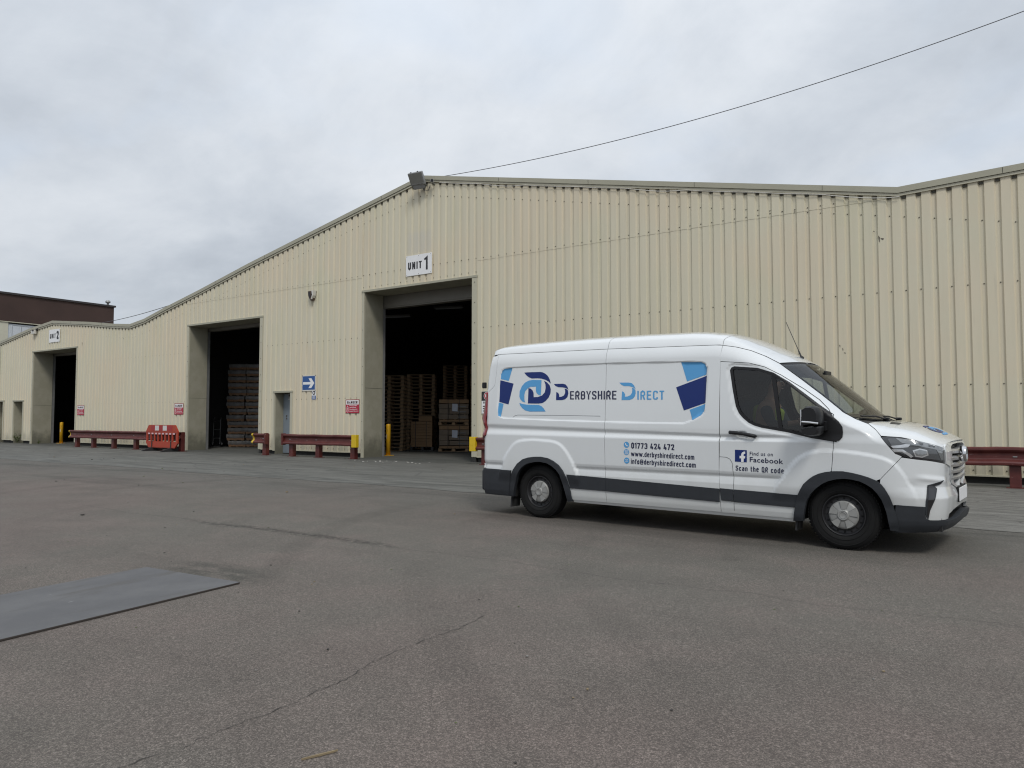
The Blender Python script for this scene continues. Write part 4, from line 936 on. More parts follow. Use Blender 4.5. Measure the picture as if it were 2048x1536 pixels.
V_DECR3=[(2.264,1.485),(2.257,1.437),(2.243,1.395),(2.210,1.357),(2.105,1.302),(2.071,1.421)]
V_LOGO_NT=[(-0.335,1.946),(-0.244,1.947),(-0.066,1.944),(-0.029,1.938),(0.015,1.919),(0.052,1.893),(0.077,1.862),(0.095,1.826),(0.107,1.782),(0.070,1.812),(0.021,1.835),(-0.042,1.853),(-0.104,1.860),(-0.206,1.861),(-0.257,1.879),(-0.303,1.911)]
V_LOGO_BT=[(-0.044,1.834),(-0.193,1.841),(-0.257,1.834),(-0.322,1.809),(-0.374,1.764),(-0.414,1.692),(-0.419,1.620),(-0.400,1.578),(-0.368,1.552),(-0.320,1.538),(-0.333,1.577),(-0.335,1.639),(-0.320,1.690),(-0.283,1.725),(-0.232,1.748),(-0.136,1.749),(-0.139,1.701),(-0.128,1.665),(-0.099,1.639),(-0.057,1.630)]
V_LOGO_NB=[(-0.263,1.732),(-0.225,1.724),(-0.196,1.700),(-0.178,1.666),(-0.176,1.607),(-0.105,1.609),(-0.036,1.628),(0.008,1.667),(0.023,1.722),(0.021,1.773),(-0.002,1.824),(0.046,1.800),(0.089,1.761),(0.107,1.710),(0.101,1.650),(0.070,1.596),(0.020,1.551),(-0.030,1.527),(-0.092,1.520),(-0.273,1.524)]
V_LOGO_BB=[(-0.419,1.532),(-0.361,1.518),(-0.284,1.507),(-0.093,1.502),(-0.049,1.487),(-0.011,1.456),(0.023,1.413),(-0.245,1.414),(-0.322,1.431),(-0.374,1.464),(-0.407,1.501)]
V_D1T=[(0.156,1.776),(0.301,1.775),(0.343,1.764),(0.373,1.733),(0.389,1.695),(0.349,1.716),(0.301,1.727),(0.229,1.732),(0.186,1.748)]
V_D1B=[(0.196,1.668),(0.226,1.658),(0.241,1.632),(0.242,1.603),(0.277,1.605),(0.318,1.621),(0.337,1.655),(0.337,1.685),(0.328,1.710),(0.361,1.702),(0.382,1.684),(0.386,1.644),(0.372,1.600),(0.336,1.571),(0.288,1.561),(0.192,1.562)]
V_D2T=[(1.145,1.763),(1.276,1.760),(1.318,1.752),(1.349,1.725),(1.370,1.678),(1.333,1.702),(1.286,1.716),(1.213,1.719),(1.176,1.735)]
V_D2B=[(1.184,1.655),(1.210,1.643),(1.223,1.619),(1.223,1.587),(1.259,1.590),(1.301,1.606),(1.322,1.638),(1.326,1.668),(1.320,1.696),(1.349,1.686),(1.367,1.665),(1.371,1.628),(1.358,1.587),(1.327,1.560),(1.285,1.547),(1.175,1.548)]
V_T1=[(0.413,1.567),(1.103,1.556),(0.414,1.675)]
V_T2=[(1.394,1.549),(1.751,1.543),(1.395,1.656)]
V_TEL=[(1.312,0.959),(1.879,0.951),(1.312,1.027)]
V_WEB=[(1.307,0.864),(2.127,0.849),(1.307,0.924)]
V_MAIL=[(1.306,0.773),(2.143,0.759),(1.307,0.833)]
V_ICON=[(1.246,1.000),(1.245,0.911),(1.248,0.808),(1.284,1.001)]
V_FBSQ=[(2.606,0.976),(2.739,0.974),(2.737,0.842),(2.604,0.845)]
V_FBF=[(2.674,0.844),(2.675,0.884),(2.657,0.883),(2.658,0.910),(2.675,0.911),(2.677,0.932),(2.688,0.949),(2.707,0.958),(2.721,0.959),(2.721,0.933),(2.711,0.933),(2.703,0.926),(2.703,0.910),(2.721,0.909),(2.718,0.883),(2.703,0.883),(2.702,0.844)]
V_FT1=[(2.771,0.919),(3.020,0.917),(2.772,0.960)]
V_FT2=[(2.770,0.848),(3.127,0.838),(2.771,0.902)]
V_FT3=[(2.611,0.748),(3.128,0.738),(2.612,0.804)]
V_LINE=[(-0.534,1.336),(-0.498,1.358),(-0.450,1.368),(0.351,1.360),(0.869,1.350)]
V_CORNER=[(-1.121,0.695),(-1.050,2.368)]
# plan curve of the body (rear corner - side - front corner - nose), as (s, half width)
PL = [(-1.05, 0.0), (-1.05, .45), (-1.05, .88), (-1.045, .95), (-1.025, 1.0), (-.985, 1.027), (-.90, 1.03), (0, 1.03), (2, 1.03), (3.4, 1.03), (3.9, 1.03), (4.15, 1.018), (4.32, .985), (4.46, .925), (4.545, .85), (4.588, .765), (4.610, .62), (4.620, .4), (4.626, .2), (4.629, 0)]
def _dense(pts, n=40):
    out = []
    for i in range(len(pts)-1):
        p0 = pts[max(i-1, 0)]; p1 = pts[i]; p2 = pts[i+1]; p3 = pts[min(i+2, len(pts)-1)]
        d1 = math.dist(p1, p2) or 1e-6
        def tang(a, b, c):
            da = math.dist(a, b) or d1; dc = math.dist(b, c) or d1
            return [((b[k]-a[k])/da*dc+(c[k]-b[k])/dc*da)/(da+dc) for k in (0, 1)]
        t1 = tang(p0, p1, p2) if i > 0 else [(p2[k]-p1[k])/d1 for k in (0, 1)]
        t2 = tang(p1, p2, p3) if i < len(pts)-2 else [(p2[k]-p1[k])/d1 for k in (0, 1)]
        for j in range(n):
            t = j/n; h1 = 2*t**3-3*t*t+1; h2 = t**3-2*t*t+t; h3 = -2*t**3+3*t*t; h4 = t**3-t*t
            out.append([h1*p1[k]+h2*d1*t1[k]+h3*p2[k]+h4*d1*t2[k] for k in (0, 1)])
    out.append(list(pts[-1])); return np.array(out)
PD = _dense(PL); PU = np.concatenate([[0], np.cumsum(np.hypot(*np.diff(PD, axis=0).T))])
i0 = int(np.argmin(np.abs(PD[:, 0]) + (PD[:, 1] < 1.0)*9)); PU = PU - PU[i0]      # u = s along the straight side
UC = float(PU[-1]); UR = float(PU[0])
TN = np.gradient(PD, PU, axis=0); TN /= np.hypot(TN[:, 0], TN[:, 1])[:, None]      # tangent; outward normal = (-ty, tx) turned outwards
def plan(u):
    return np.interp(u, PU, PD[:, 0]), np.interp(u, PU, PD[:, 1]), np.interp(u, PU, -TN[:, 1]*1.0), np.interp(u, PU, TN[:, 0])
def line(tab): a = np.array(tab); return lambda u: np.interp(u, a[:, 0], a[:, 1])
zb = line([(-1.2, 2.16), (-1.06, 2.19), (-1.0, 2.205), (-.92, 2.22), (-.84, 2.228), (.91, 2.20), (2.41, 2.16), (2.60, 2.125), (2.75, 2.08), (2.9, 2.01), (3.03, 1.93), (3.28, 1.735), (3.47, 1.58), (3.70, 1.385), (3.82, 1.32), (3.94, 1.272), (4.02, 1.215), (4.08, 1.150), (4.15, 1.147), (4.26, 1.140), (4.41, 1.108), (4.53, 1.072), (4.62, 1.045), (4.72, 1.034), (4.82, 1.065), (5.06, 1.085), (UC, 1.095)])
ib = line([(-1.2, .10), (-1.0, .12), (2.41, .13), (2.60, .15), (2.75, .185), (2.9, .235), (3.03, .29), (3.28, .275), (3.47, .255), (3.70, .225), (3.82, .195), (3.94, .165), (4.02, .10), (4.08, .05), (4.21, .035), (4.5, .03), (6, .03)])
Llow = line([(.10, .09), (.24, .055), (.28, .038), (.33, .026), (.42, .018), (.60, .012), (.64, .018), (.68, .026), (.715, .008), (.74, .002), (1.3, 0)])
Lfront = line([(.10, .16), (.20, .11), (.25, .065), (.29, .040), (.33, .028), (.40, .018), (.50, .006), (.555, 0), (.60, .012), (.66, .028), (.72, .032), (.80, .028), (.90, .025), (1.00, .024), (1.06, .034), (1.09, .055), (1.13, .10)])
gT, gM, gB = line(V_GROOVE_T), line(V_GROOVE_M), line(V_GROOVE_B)
def seg_dist(u, z, poly, closed=True):
    P = np.array(poly); Q = np.roll(P, -1, axis=0) if closed else P[1:]; P = P if closed else P[:-1]
    best = np.full(u.shape, 9.0)
    for (a, b), (c, d) in zip(P, Q):
        ex, ez = c-a, d-b; L = ex*ex+ez*ez+1e-12; t = np.clip(((u-a)*ex+(z-b)*ez)/L, 0, 1)
        best = np.minimum(best, np.hypot(u-a-t*ex, z-b-t*ez))
    return best
def inside(u, z, poly):
    P = np.array(poly); r = np.zeros(u.shape, bool); j = len(P)-1
    for i in range(len(P)):
        a, b = P[i]; c, d = P[j]
        if b != d:
            k = ((b > z) != (d > z)) & (u < (c-a)*(z-b)/(d-b)+a); r ^= k
        j = i
    return r
BL = [(u, float(zb(u))) for u in np.linspace(-1.2, 4.5, 90)]
FIT = {}
def inset(u, z, detail=True):
    u = np.asarray(u, float); z = np.asarray(z, float)
    flR = ((np.abs(u+0.10)/0.665)**3+(np.abs(np.clip(z-.30, 0, 9))/0.735)**3)**(1/3)
    flF = ((np.abs(u-3.70)/0.665)**3+(np.abs(np.clip(z-.30, 0, 9))/0.705)**3)**(1/3)
    fl = np.maximum(1-smooth(.95, 1.05, flR), (1-smooth(.94, 1.06, flF)))
    if 'flareR' in FIT and detail:
        fl = np.zeros(u.shape)
        for k_ in ('flareR', 'flareF'):
            P_ = np.array(FIT[k_]); nr_ = (u > P_[:, 0].min()-.1) & (u < P_[:, 0].max()+.1) & (z < P_[:, 1].max()+.1)
            if nr_.any():
                sd_ = seg_dist(u[nr_], z[nr_], FIT[k_]); sg_ = np.where(inside(u[nr_], z[nr_], FIT[k_]), sd_, -sd_); fl[nr_] = np.maximum(fl[nr_], smooth(-.022, .022, sg_))
    fl = fl*smooth(.44, .62, z); low = Llow(z)
    d = (1-fl)*low + fl*(-.014)
    uc = np.clip(u, -1.0, 2.6); a, m, b = gB(uc), gM(uc), gT(uc)
    gr = np.where(z < m, smooth(0, 1, (z-a)/(m-a)), 1-.62*smooth(0, 1, (z-m)/(b-m)))*.029
    fade = 1-smooth(2.9, 3.5, u)
    d = d + np.where(z > a, gr, 0)*fade + np.where(z > a, .008*smooth(0, .1, z-a), 0)*(1-fade)
    tum = .075*np.clip((z-1.2)/1.0, 0, 2)**1.35
    d = d + tum
    wf = smooth(4.12, 4.52, u); d = (1-wf)*d + wf*Lfront(z)
    zbu = zb(u); dist = np.clip(np.where(z >= zbu, 0, seg_dist(u, z, BL, False)), 0, 1)
    dab = (1-wf)*(.008+.075*np.clip((zbu-1.2)/1.0, 0, 2)**1.35) + wf*Lfront(zbu)
    d = d + np.clip(ib(u)-dab, -.05, 1)*np.clip(1-dist/(.15-.06*smooth(2.7, 3.1, u)), 0, 1)**1.8*(1-wf*.6)
    if detail and FIT:
        near = (u > -1) & (u < 2.5) & (z > 1.1)
        if near.any():
            uu, zz = u[near], z[near]; sd = seg_dist(uu, zz, FIT['recess']); sg = np.where(inside(uu, zz, FIT['recess']), sd, -sd)
            d[near] += .013*smooth(-.010, .014, sg)
        near = (u > 2.4) & (u < 3.9) & (z > 1.0) & (z < 2.0)
        if near.any():
            uu, zz = u[near], z[near]; sd = seg_dist(uu, zz, FIT['win']); sd = np.where(inside(uu, zz, FIT['win']), 0, sd)
            d[near] += .010*(1-smooth(.030, .060, sd))*(1-smooth(3.35, 3.55, uu))
            sd2 = seg_dist(uu, zz, FIT['hrec']); ins = inside(uu, zz, FIT['hrec']); d[near] += np.where(ins, .022*smooth(0, .03, sd2), 0)
    # a soft ridge over the fog-lamp niche
    d = d - .012*np.exp(-((z-.735+.10*(u-4.55))/.028)**2)*smooth(4.33, 4.50, u)*(1-smooth(4.70, 4.85, u))
    return d
def S(u, z, off=0.0, side=-1, detail=True):
    u = np.atleast_1d(np.asarray(u, float)); z = np.atleast_1d(np.asarray(z, float))
    s, y, nx, ny = plan(u); d = inset(u, z, detail)-off
    # outward plan normal: for the curve running rear -> side -> nose it is (ty-rotated)
    s2 = s - nx*d; y2 = y - ny*d
    s2 = s2 + .022*smooth(1.75, 2.25, z)*smooth(-.65, -1.02, u)
    return np.stack([s2, side*np.maximum(y2, 0), z], 1)
def fit(pts, off=0.0):
    """measured side-view outline -> (u, z) on the body surface seen along the same sight lines"""
    p = np.array(pts, float); s0, z0 = p[:, 0], p[:, 1]
    ug = np.concatenate([np.arange(-1.1, 4.2, .02), np.arange(4.2, UC, .01)]); sg, yg, _, _ = plan(ug)
    t = (-.985-CAML[1])/(-yg-CAML[1]); sm = np.maximum.accumulate(CAML[0]+(sg-CAML[0])*t)
    u = np.interp(s0, sm, ug); z = z0.copy()
    def pr(u, z):
        q = S(u, z, off, -1, False); t = (-.985-CAML[1])/(q[:, 1]-CAML[1])
        return CAML[0]+(q[:, 0]-CAML[0])*t, CAML[2]+(q[:, 2]-CAML[2])*t
    for _ in range(14):
        a, b = pr(u, z); a2, _b = pr(u+.004, z); g_ = np.clip((a2-a)/.004, .12, 2)
        u = np.clip(u+np.clip((s0-a)/g_, -.06, .06), -1.6, UC); z = z+np.clip(z0-b, -.05, .05)
    return [(float(a), float(b)) for a, b in zip(u, z)]
def soft(p, r=.12):
    o = []
    for i in range(len(p)):
        a, b, c = [np.array(q) for q in (p[i-1], p[i], p[(i+1) % len(p)])]; k1 = min(r, math.dist(a, b)*.5); k2 = min(r, math.dist(b, c)*.5)
        q1 = b+(a-b)/math.dist(a, b)*k1; q2 = b+(c-b)/math.dist(b, c)*k2
        for j in range(5): t = j/4; o.append(tuple((1-t)**2*q1+2*t*(1-t)*b+t*t*q2))
    return o
_fr = fit(V_FLARER)[:8]; _ff = fit(V_FLAREF)[1:]
FIT = dict(recess=fit(V_RECESS), win=fit(V_WIN), hrec=fit(V_HREC), flareR=soft([(_fr[0][0]-.12, .40), (_fr[0][0]-.02, .72)]+_fr[:1]+_fr[1:7]+[(_fr[7][0]+.03, .68), (_fr[7][0]+.10, .40)]), flareF=soft([(_ff[0][0]-.12, .40), (_ff[0][0]-.02, .64)]+_ff[:11]+[(_ff[-1][0]+.06, .60), (_ff[-1][0]+.10, .40)]))

def area(p): return 0.5*sum(a[0]*b[1]-b[0]*a[1] for a, b in zip(p, p[1:]+p[:1]))
def clean(p, eps=1e-4):
    o = []
    for q in p:
        if not o or math.dist(q, o[-1]) > eps: o.append(tuple(q))
    if len(o) > 1 and math.dist(o[0], o[-1]) < eps: o.pop()
    return o
def shrink(p, d):
    """move every edge of a closed outline inwards by d (panel gaps)"""
    p = clean(p); s = 1 if area(p) > 0 else -1; n = len(p); o = []
    for i in range(n):
        a, b, c = p[i-1], p[i], p[(i+1) % n]
        e1 = np.array([b[0]-a[0], b[1]-a[1]]); e2 = np.array([c[0]-b[0], c[1]-b[1]]); e1 /= np.hypot(*e1); e2 /= np.hypot(*e2)
        n1 = np.array([-e1[1], e1[0]])*s; n2 = np.array([-e2[1], e2[0]])*s; L = (n1+n2)@(n1+n2)
        k = d*2/max(L, .5); o.append((b[0]+(n1+n2)[0]*k, b[1]+(n1+n2)[1]*k))
    return o
def resample(p, h, closed=True):
    o = []; n = len(p)
    for i in range(n if closed else n-1):
        a, b = p[i], p[(i+1) % n]; m = max(1, int(math.ceil(math.dist(a, b)/h)))
        for k in range(m): t = k/m; o.append((a[0]+(b[0]-a[0])*t, a[1]+(b[1]-a[1])*t))
    if not closed: o.append(tuple(p[-1]))
    return o
def normals(u, z, off, side):
    e = .002; a = S(u+e, z, off, side)-S(u-e, z, off, side); b = S(u, z+e, off, side)-S(u, z-e, off, side)
    n = np.cross(a, b); n /= np.linalg.norm(n, axis=1)[:, None]+1e-12
    return n if side < 0 else -n
def patch_data(poly, holes, hu, hz, off, side, edge, offf=None):
    loops = [resample(clean(poly), hz)]+[resample(clean(h), hz) for h in holes]
    P = []; E = []; L = []
    for lp in loops:
        o = len(P); P += lp; n = len(lp); E += [(o+i, o+(i+1) % n) for i in range(n)]; L.append((o, n))
    A = np.array(loops[0]); (u0, z0), (u1, z1) = A.min(0), A.max(0)
    gu, gz = np.meshgrid(np.arange(u0+hu/2, u1, hu), np.arange(z0+hz/2, z1, hz)); gu = gu.ravel(); gz = gz.ravel()
    k = inside(gu, gz, loops[0])
    for h in loops[1:]: k &= ~inside(gu, gz, h)
    gu, gz = gu[k], gz[k]
    for lp in loops:
        if len(gu): kk = seg_dist(gu, gz, lp) > hz*.45; gu, gz = gu[kk], gz[kk]
    V = [Vector(p) for p in P]+[Vector((a, b)) for a, b in zip(gu, gz)]
    r = delaunay_2d_cdt(V, E, [], 0, 1e-7); ov = np.array([tuple(v) for v in r[0]]); of = r[2]
    T = np.array([f for f in of if len(f) == 3]); c = ov[T].mean(1)
    k = inside(c[:, 0], c[:, 1], loops[0])
    for h in loops[1:]: k &= ~inside(c[:, 0], c[:, 1], h)
    T = T[k]; u, z = ov[:, 0], ov[:, 1]
    oo = off if offf is None else off+offf(u, z)
    co = S(u, z, oo, side); nr = normals(u, z, off, side)
    # winding: outward
    a = ov[T[:, 1]]-ov[T[:, 0]]; b = ov[T[:, 2]]-ov[T[:, 0]]; cr = a[:, 0]*b[:, 1]-a[:, 1]*b[:, 0]
    ccw = cr > 0; want = (side < 0); T = np.where((ccw == want)[:, None], T, T[:, ::-1])
    verts = [tuple(x) for x in co]; faces = [tuple(int(i) for i in t) for t in T]; ln = [[tuple(nr[i]) for i in f] for f in faces]
    if edge > 0:
        for lp in loops:
            q = np.array(lp); o = len(verts); n = len(lp)
            of2 = off if offf is None else off+offf(q[:, 0], q[:, 1])
            top = S(q[:, 0], q[:, 1], of2, side); bot = S(q[:, 0], q[:, 1], of2-edge, side)
            verts += [tuple(x) for x in top]+[tuple(x) for x in bot]
            for i in range(n):
                j = (i+1) % n; f = (o+i, o+j, o+n+j, o+n+i)
                p = [np.array(verts[x]) for x in f]; nn = np.cross(p[1]-p[0], p[3]-p[0]); L_ = np.linalg.norm(nn); nn = nn/L_ if L_ > 1e-12 else np.array([0, 0, 1.])
                faces.append(f); ln.append([tuple(nn)]*4)
    return verts, faces, ln
def link_patch(name, datas, parent, mats):
    V = []; F = []; N = []; MI = []
    for (v, f, n), mi in datas:
        o = len(V); V += v; F += [tuple(i+o for i in x) for x in f]; N += n; MI += [mi]*len(f)
    me = bpy.data.meshes.new(name); me.from_pydata(V, [], F)
    for m in mats: me.materials.append(MATS[m])
    me.polygons.foreach_set('material_index', MI); me.polygons.foreach_set('use_smooth', [True]*len(F)); me.update()
    me.normals_split_custom_set([x for f in N for x in f])
    ob = bpy.data.objects.new(name, me); COL.objects.link(ob); ob.parent = parent; return ob
def patch(name, poly, mat, parent=None, holes=(), hu=.03, hz=.018, off=0.0, side=-1, edge=.012, gap=0.0, offf=None):
    p = shrink(poly, gap) if gap else clean(poly)
    return link_patch(name, [(patch_data(p, list(holes), hu, hz, off, side, edge, offf), 0)], parent or VAN, [mat])
def patches(name, polys, parent=None, off=.003, side=-1, edge=.0, hu=.05, hz=.04):
    mats = []; ds = []
    for poly, mat in polys:
        if mat not in mats: mats.append(mat)
        ds.append((patch_data(clean(poly), [], hu, hz, off, side, edge), mats.index(mat)))
    return link_patch(name, ds, parent or VAN, mats)
# ---------------------------------------------------------------- van: outer panels
fRS = fit(V_RSEAM); fS1 = fit(V_SEAM1); fSB = fit(V_SEAMB); fAR_O = fit(V_ARCHR_OUT); fAR_I = fit(V_ARCHR_IN); fAF_O = fit(V_ARCHF_OUT); fAF_I = fit(V_ARCHF_IN)
fDOOR = fit(V_DOOR); fWIN = FIT['win']; fHEAD = fit(V_HEAD); fBL = fit(V_BUMPLINE); fBLK = fit(V_BLACK); fBB = fit(V_BLACKBOT); fINT = fit(V_INTAKE); fFOG = fit(V_FOG)
fSO = fit(V_SUR_OUT); fSO2 = fit(V_SUR_OUT2); fSI = fit(V_SUR_IN); fSILL = fit(V_SILL); fMB = fit(V_MIRBASE)
zt = lambda u: (float(u), float(zb(u))-.003)
def topline(a, b, n=14): return [zt(u) for u in np.linspace(a, b, n)]
def at_top(f):         # drop points above the roof seam, start exactly on it
    q = [p for p in f if p[1] < zb(p[0])-.01]; return [zt(q[0][0]+(q[0][0]-q[1][0])*(float(zb(q[0][0]))-q[0][1])/(q[0][1]-q[1][1]+1e-6))]+q
RS, S1, SB = at_top(fRS), at_top(fS1), at_top(fSB)
zs = .278
UE = -1.015
def big(f, c, k): return [(c[0]+(a-c[0])*k, c[1]+(b-c[1])*k) for a, b in f]
arR = big(fAR_O, (-.07, .30), .955); arF = big(fAF_O, (3.71, .30), .965)
fTL = [p for p in fit(V_TAIL)[:4]]
P_REAR = topline(RS[0][0], S1[0][0], 20)+S1[1:-1]+[(S1[-1][0], zs)]+[(.46, zs)]+[p for p in reversed(arR) if p[1] > zs]+[(-.56, zs), (fTL[3][0], zs)]+list(reversed(fTL))+list(reversed(RS[1:]))
P_SLIDE = list(reversed(S1[1:-1]))
P_SLIDE = topline(S1[0][0], SB[0][0], 20)+SB[1:-1]+[(SB[-1][0], zs), (S1[-1][0], zs)]+list(reversed(S1[1:-1]))
P_FEND = topline(SB[0][0], 4.08, 60)+[fHEAD[0]]+[fHEAD[12], fHEAD[11], (fHEAD[10])]+fBL+[arF[i] for i in (14, 13, 12, 11, 10, 9)]+[fDOOR[10], fDOOR[9], fDOOR[8], fDOOR[7], fDOOR[6], fDOOR[5], fDOOR[4], fDOOR[3], fDOOR[2], fDOOR[1], fDOOR[0]]+[(fDOOR[0][0]-.004, fDOOR[0][1]+.01)]+[p for p in reversed(SB[1:]) if p[1] > fDOOR[0][1]+.02]
P_DOOR = fDOOR[:11]+[arF[8], arF[7], arF[6], arF[4], arF[2], (arF[0][0], .272)]+[(fDOOR[16][0], .272), (fDOOR[17][0], .272)]+fDOOR[18:]
P_BUMP = [fBL[0], fHEAD[9], fHEAD[8], fHEAD[7]]+fSO2[1:]+[(UC, .655), (UC, .445), (5.26, .437), (5.0, .422), (4.815, .398), (4.80, .350), (4.60, .350), (4.50, .351)]+[fBLK[3], fBLK[2], fBLK[1], fBLK[0]]+[arF[i] for i in (18, 17, 16, 15)]+[fBL[1]]
P_BLACK = [fBLK[0], fBLK[1], fBLK[2], fBLK[3], (4.50, .349), (4.60, .348), (4.80, .342), (5.0, .352), (5.2, .378), (UC, .395), (UC, .300), (5.2, .285), (5.0, .262), (4.75, .242)]+fBB[2:5]+[arF[20], arF[19]]
P_SUR = [fSO[0], (4.735, 1.048), (4.80, 1.074), (4.90, 1.088), (5.10, 1.098), (UC, 1.104), (UC, 1.070), (5.10, 1.064), (4.97, 1.040)]+fSI[1:]+[(UC, .70), (UC, .66)]+[fSO2[4], fSO2[3], fSO2[2], fSO2[1]]
P_GRILLE = [(UC, 1.085), (5.1, 1.078), (4.95, 1.05)]+fSI[1:]+[(UC, .69)]
P_INT = [(4.80, .350), (4.815, .40), (5.0, .43), (5.26, .445), (UC, .452), (UC, .385), (5.2, .368), (5.0, .340)]
DOORS = {}
for sd in (-1, 1):
    fine = dict(hu=.026, hz=.014) if sd < 0 else dict(hu=.07, hz=.04)
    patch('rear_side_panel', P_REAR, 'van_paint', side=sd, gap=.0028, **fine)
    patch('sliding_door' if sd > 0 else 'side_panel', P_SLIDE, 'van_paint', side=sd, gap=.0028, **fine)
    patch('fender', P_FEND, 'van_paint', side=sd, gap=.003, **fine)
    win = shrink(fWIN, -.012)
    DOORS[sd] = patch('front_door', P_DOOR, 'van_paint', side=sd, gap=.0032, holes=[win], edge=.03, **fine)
    patch('window_seal', shrink(fWIN, -.016), 'black_plastic', DOORS[sd], holes=[shrink(fWIN, .014)], off=.001, side=sd, edge=.012, hu=.02, hz=.012)
    fD = fit(V_DIV)
    patch('window_bar', fD, 'black_plastic', DOORS[sd], off=-.004, side=sd, edge=.02)
    patch('window', shrink(fWIN, .004), 'side_glass', DOORS[sd], off=-.014, side=sd, edge=0, hu=.06, hz=.05)
    patch('front_bumper', P_BUMP, 'van_paint', side=sd, gap=.0015, hu=.02, hz=.014, edge=.03)
    patch('bumper_skirt', P_BLACK, 'grey_plastic', side=sd, off=.014, hu=.03, hz=.02, edge=.05,
          offf=lambda u, z: .030*smooth(4.62, 5.05, u))
    fn = patch('fog_lamp_niche', fFOG, 'grey_plastic', side=sd, off=.010, edge=.02, hu=.02, hz=.015); patch('recess', [(a*.9+.1*4.52, b) for a, b in shrink(fFOG, .009)], 'lamp_black', fn, side=sd, off=.0115, edge=0)
    patch('lower_intake', shrink(P_INT, -.01), 'black_plastic', side=sd, off=-.045, edge=0)
    patch('grille_surround', P_SUR, 'van_paint', side=sd, off=.012, edge=.07, hu=.02, hz=.015)
    patch('grille_opening', shrink(P_GRILLE, -.012), 'lamp_black', side=sd, off=-.075, edge=0)
    # plastic arch trims and side strips
    patch('wheel_arch_trim', fAR_O+list(reversed(fAR_I)), 'grey_plastic', side=sd, off=.022, edge=.055, hu=.03, hz=.03)
    patch('wheel_arch_trim', fAF_O+list(reversed(fAF_I)), 'grey_plastic', side=sd, off=.024, edge=.055, hu=.03, hz=.03)
    st, sb_ = fit(V_STRIPR_TOP), fit(V_STRIPR_BOT)
    lt_ = lambda f, u: float(np.interp(u, [p[0] for p in f], [p[1] for p in f]))
    for a, b in ((st[0][0], S1[-3][0]-.0025), (S1[-3][0]+.0025, SB[-2][0]-.0025)):
        us = np.linspace(a, b, 8); us2 = np.linspace(b if b > 1.5 else b+.003, a if a > .7 else sb_[0][0], 8)
        patch('side_strip', [(u, lt_(st, u)) for u in us]+[(u, lt_(sb_, u)) for u in us2], 'grey_plastic', side=sd, off=.011, edge=.014, hu=.06, hz=.03)
    fs_ = fit(V_STRIPD); f2 = fit(V_STRIPD2)
    patch('side_strip', [f2[0], f2[1], f2[2], f2[3]], 'grey_plastic', DOORS[sd], side=sd, off=.011, edge=.014, gap=.002)
    patch('side_strip', [(f2[1][0]+.006, f2[1][1]-.001), fs_[1], fs_[2], (f2[2][0]+.006, f2[2][1]-.001)], 'grey_plastic', DOORS[sd], side=sd, off=.011, edge=.014)
    patch('rear_bumper', [(UE-.20, .625), (-.80, .620), (fAR_O[1][0]+.02, .615), (fAR_O[0][0]+.01, .262), (-.80, .262), (UE-.03, .270), (UE-.20, .33)], 'grey_plastic', side=sd, off=.030, edge=.06)
    # rear corner: door skin above, red tail lamp, small white reversing lamp
    patch('rear_door', [RS[0]]+RS[1:]+[(fTL[0][0]-.003, 1.70), (UE-.10, 1.70), (UE-.95, 1.70), (UE-.95, 2.08), (-1.15, 2.10), (-1.02, 2.165)], 'van_paint', side=sd, hu=.02, hz=.03, gap=.002)
    tl = patch('tail_light', [(a-.003, min(b, 1.675)) for a, b in fTL]+[(-1.15, .70), (-1.15, 1.2), (-1.14, 1.675)], 'tail_red', side=sd, off=.030, edge=.035, offf=lambda u, z: .022*np.exp(-((z-1.33)/.05)**2)-.012*smooth(1.40, 1.66, z))
    m = MB(); m.box((-1.040, sd*.985, 1.79), (.05, .05, .085), 'black_plastic', None, .008); m.box((-1.050, sd*.985, 1.79), (.05, .03, .045), 'galv'); m.build('door_hinge', VAN)
    patch('marker_lamp', [(-1.085, .69), (-1.03, .69), (-1.03, .63), (-1.085, .63)], 'white', side=sd, off=.020, edge=.03)
    patch('sill', [(.462, .302), (S1[-1][0], .302), (2.44, .290), (3.235, .288), (3.235, .240), (.47, .248)], 'van_paint', side=sd, off=-.006, edge=.03, hu=.06)
    # dark shell behind the panel gaps
    P_BACK = topline(-1.0, 4.08, 60)+[(4.2, 1.12), (4.6, 1.02), (5.0, 1.06), (UC, 1.07), (UC, .32), (4.7, .32)]+[p for p in reversed(arF) if p[1] > .30]+[(3.2, .30), (.5, .30)]+[p for p in reversed(arR) if p[1] > .30]+[(-.58, .30), (-1.0, .30)]
    patch('inner_shell', P_BACK, 'black_plastic', side=sd, off=-.06 if sd > 0 else -.055, hu=.09, hz=.08, edge=0, holes=[shrink(fWIN, -.02)])
# fuel flap outline and the lower panel crease line, as thin grooves
def groove(name, line_, w, parent, mat='black_plastic', off=.0015):
    f = fit(line_); f = resample(f, .02, False); L = []; Rr = []
    for i, p in enumerate(f):
        a, b = f[max(i-1, 0)], f[min(i+1, len(f)-1)]; d = np.array([b[0]-a[0], b[1]-a[1]]); d /= np.hypot(*d); n = np.array([-d[1], d[0]])*w/2
        L.append((p[0]+n[0], p[1]+n[1])); Rr.append((p[0]-n[0], p[1]-n[1]))
    return patch(name, L+Rr[::-1], mat, parent, off=off, edge=0)
groove('fuel_flap', V_FUEL, .004, DOORS[-1]); 
groove('panel_edge', V_LINE, .006, VAN, 'lamp_mid')

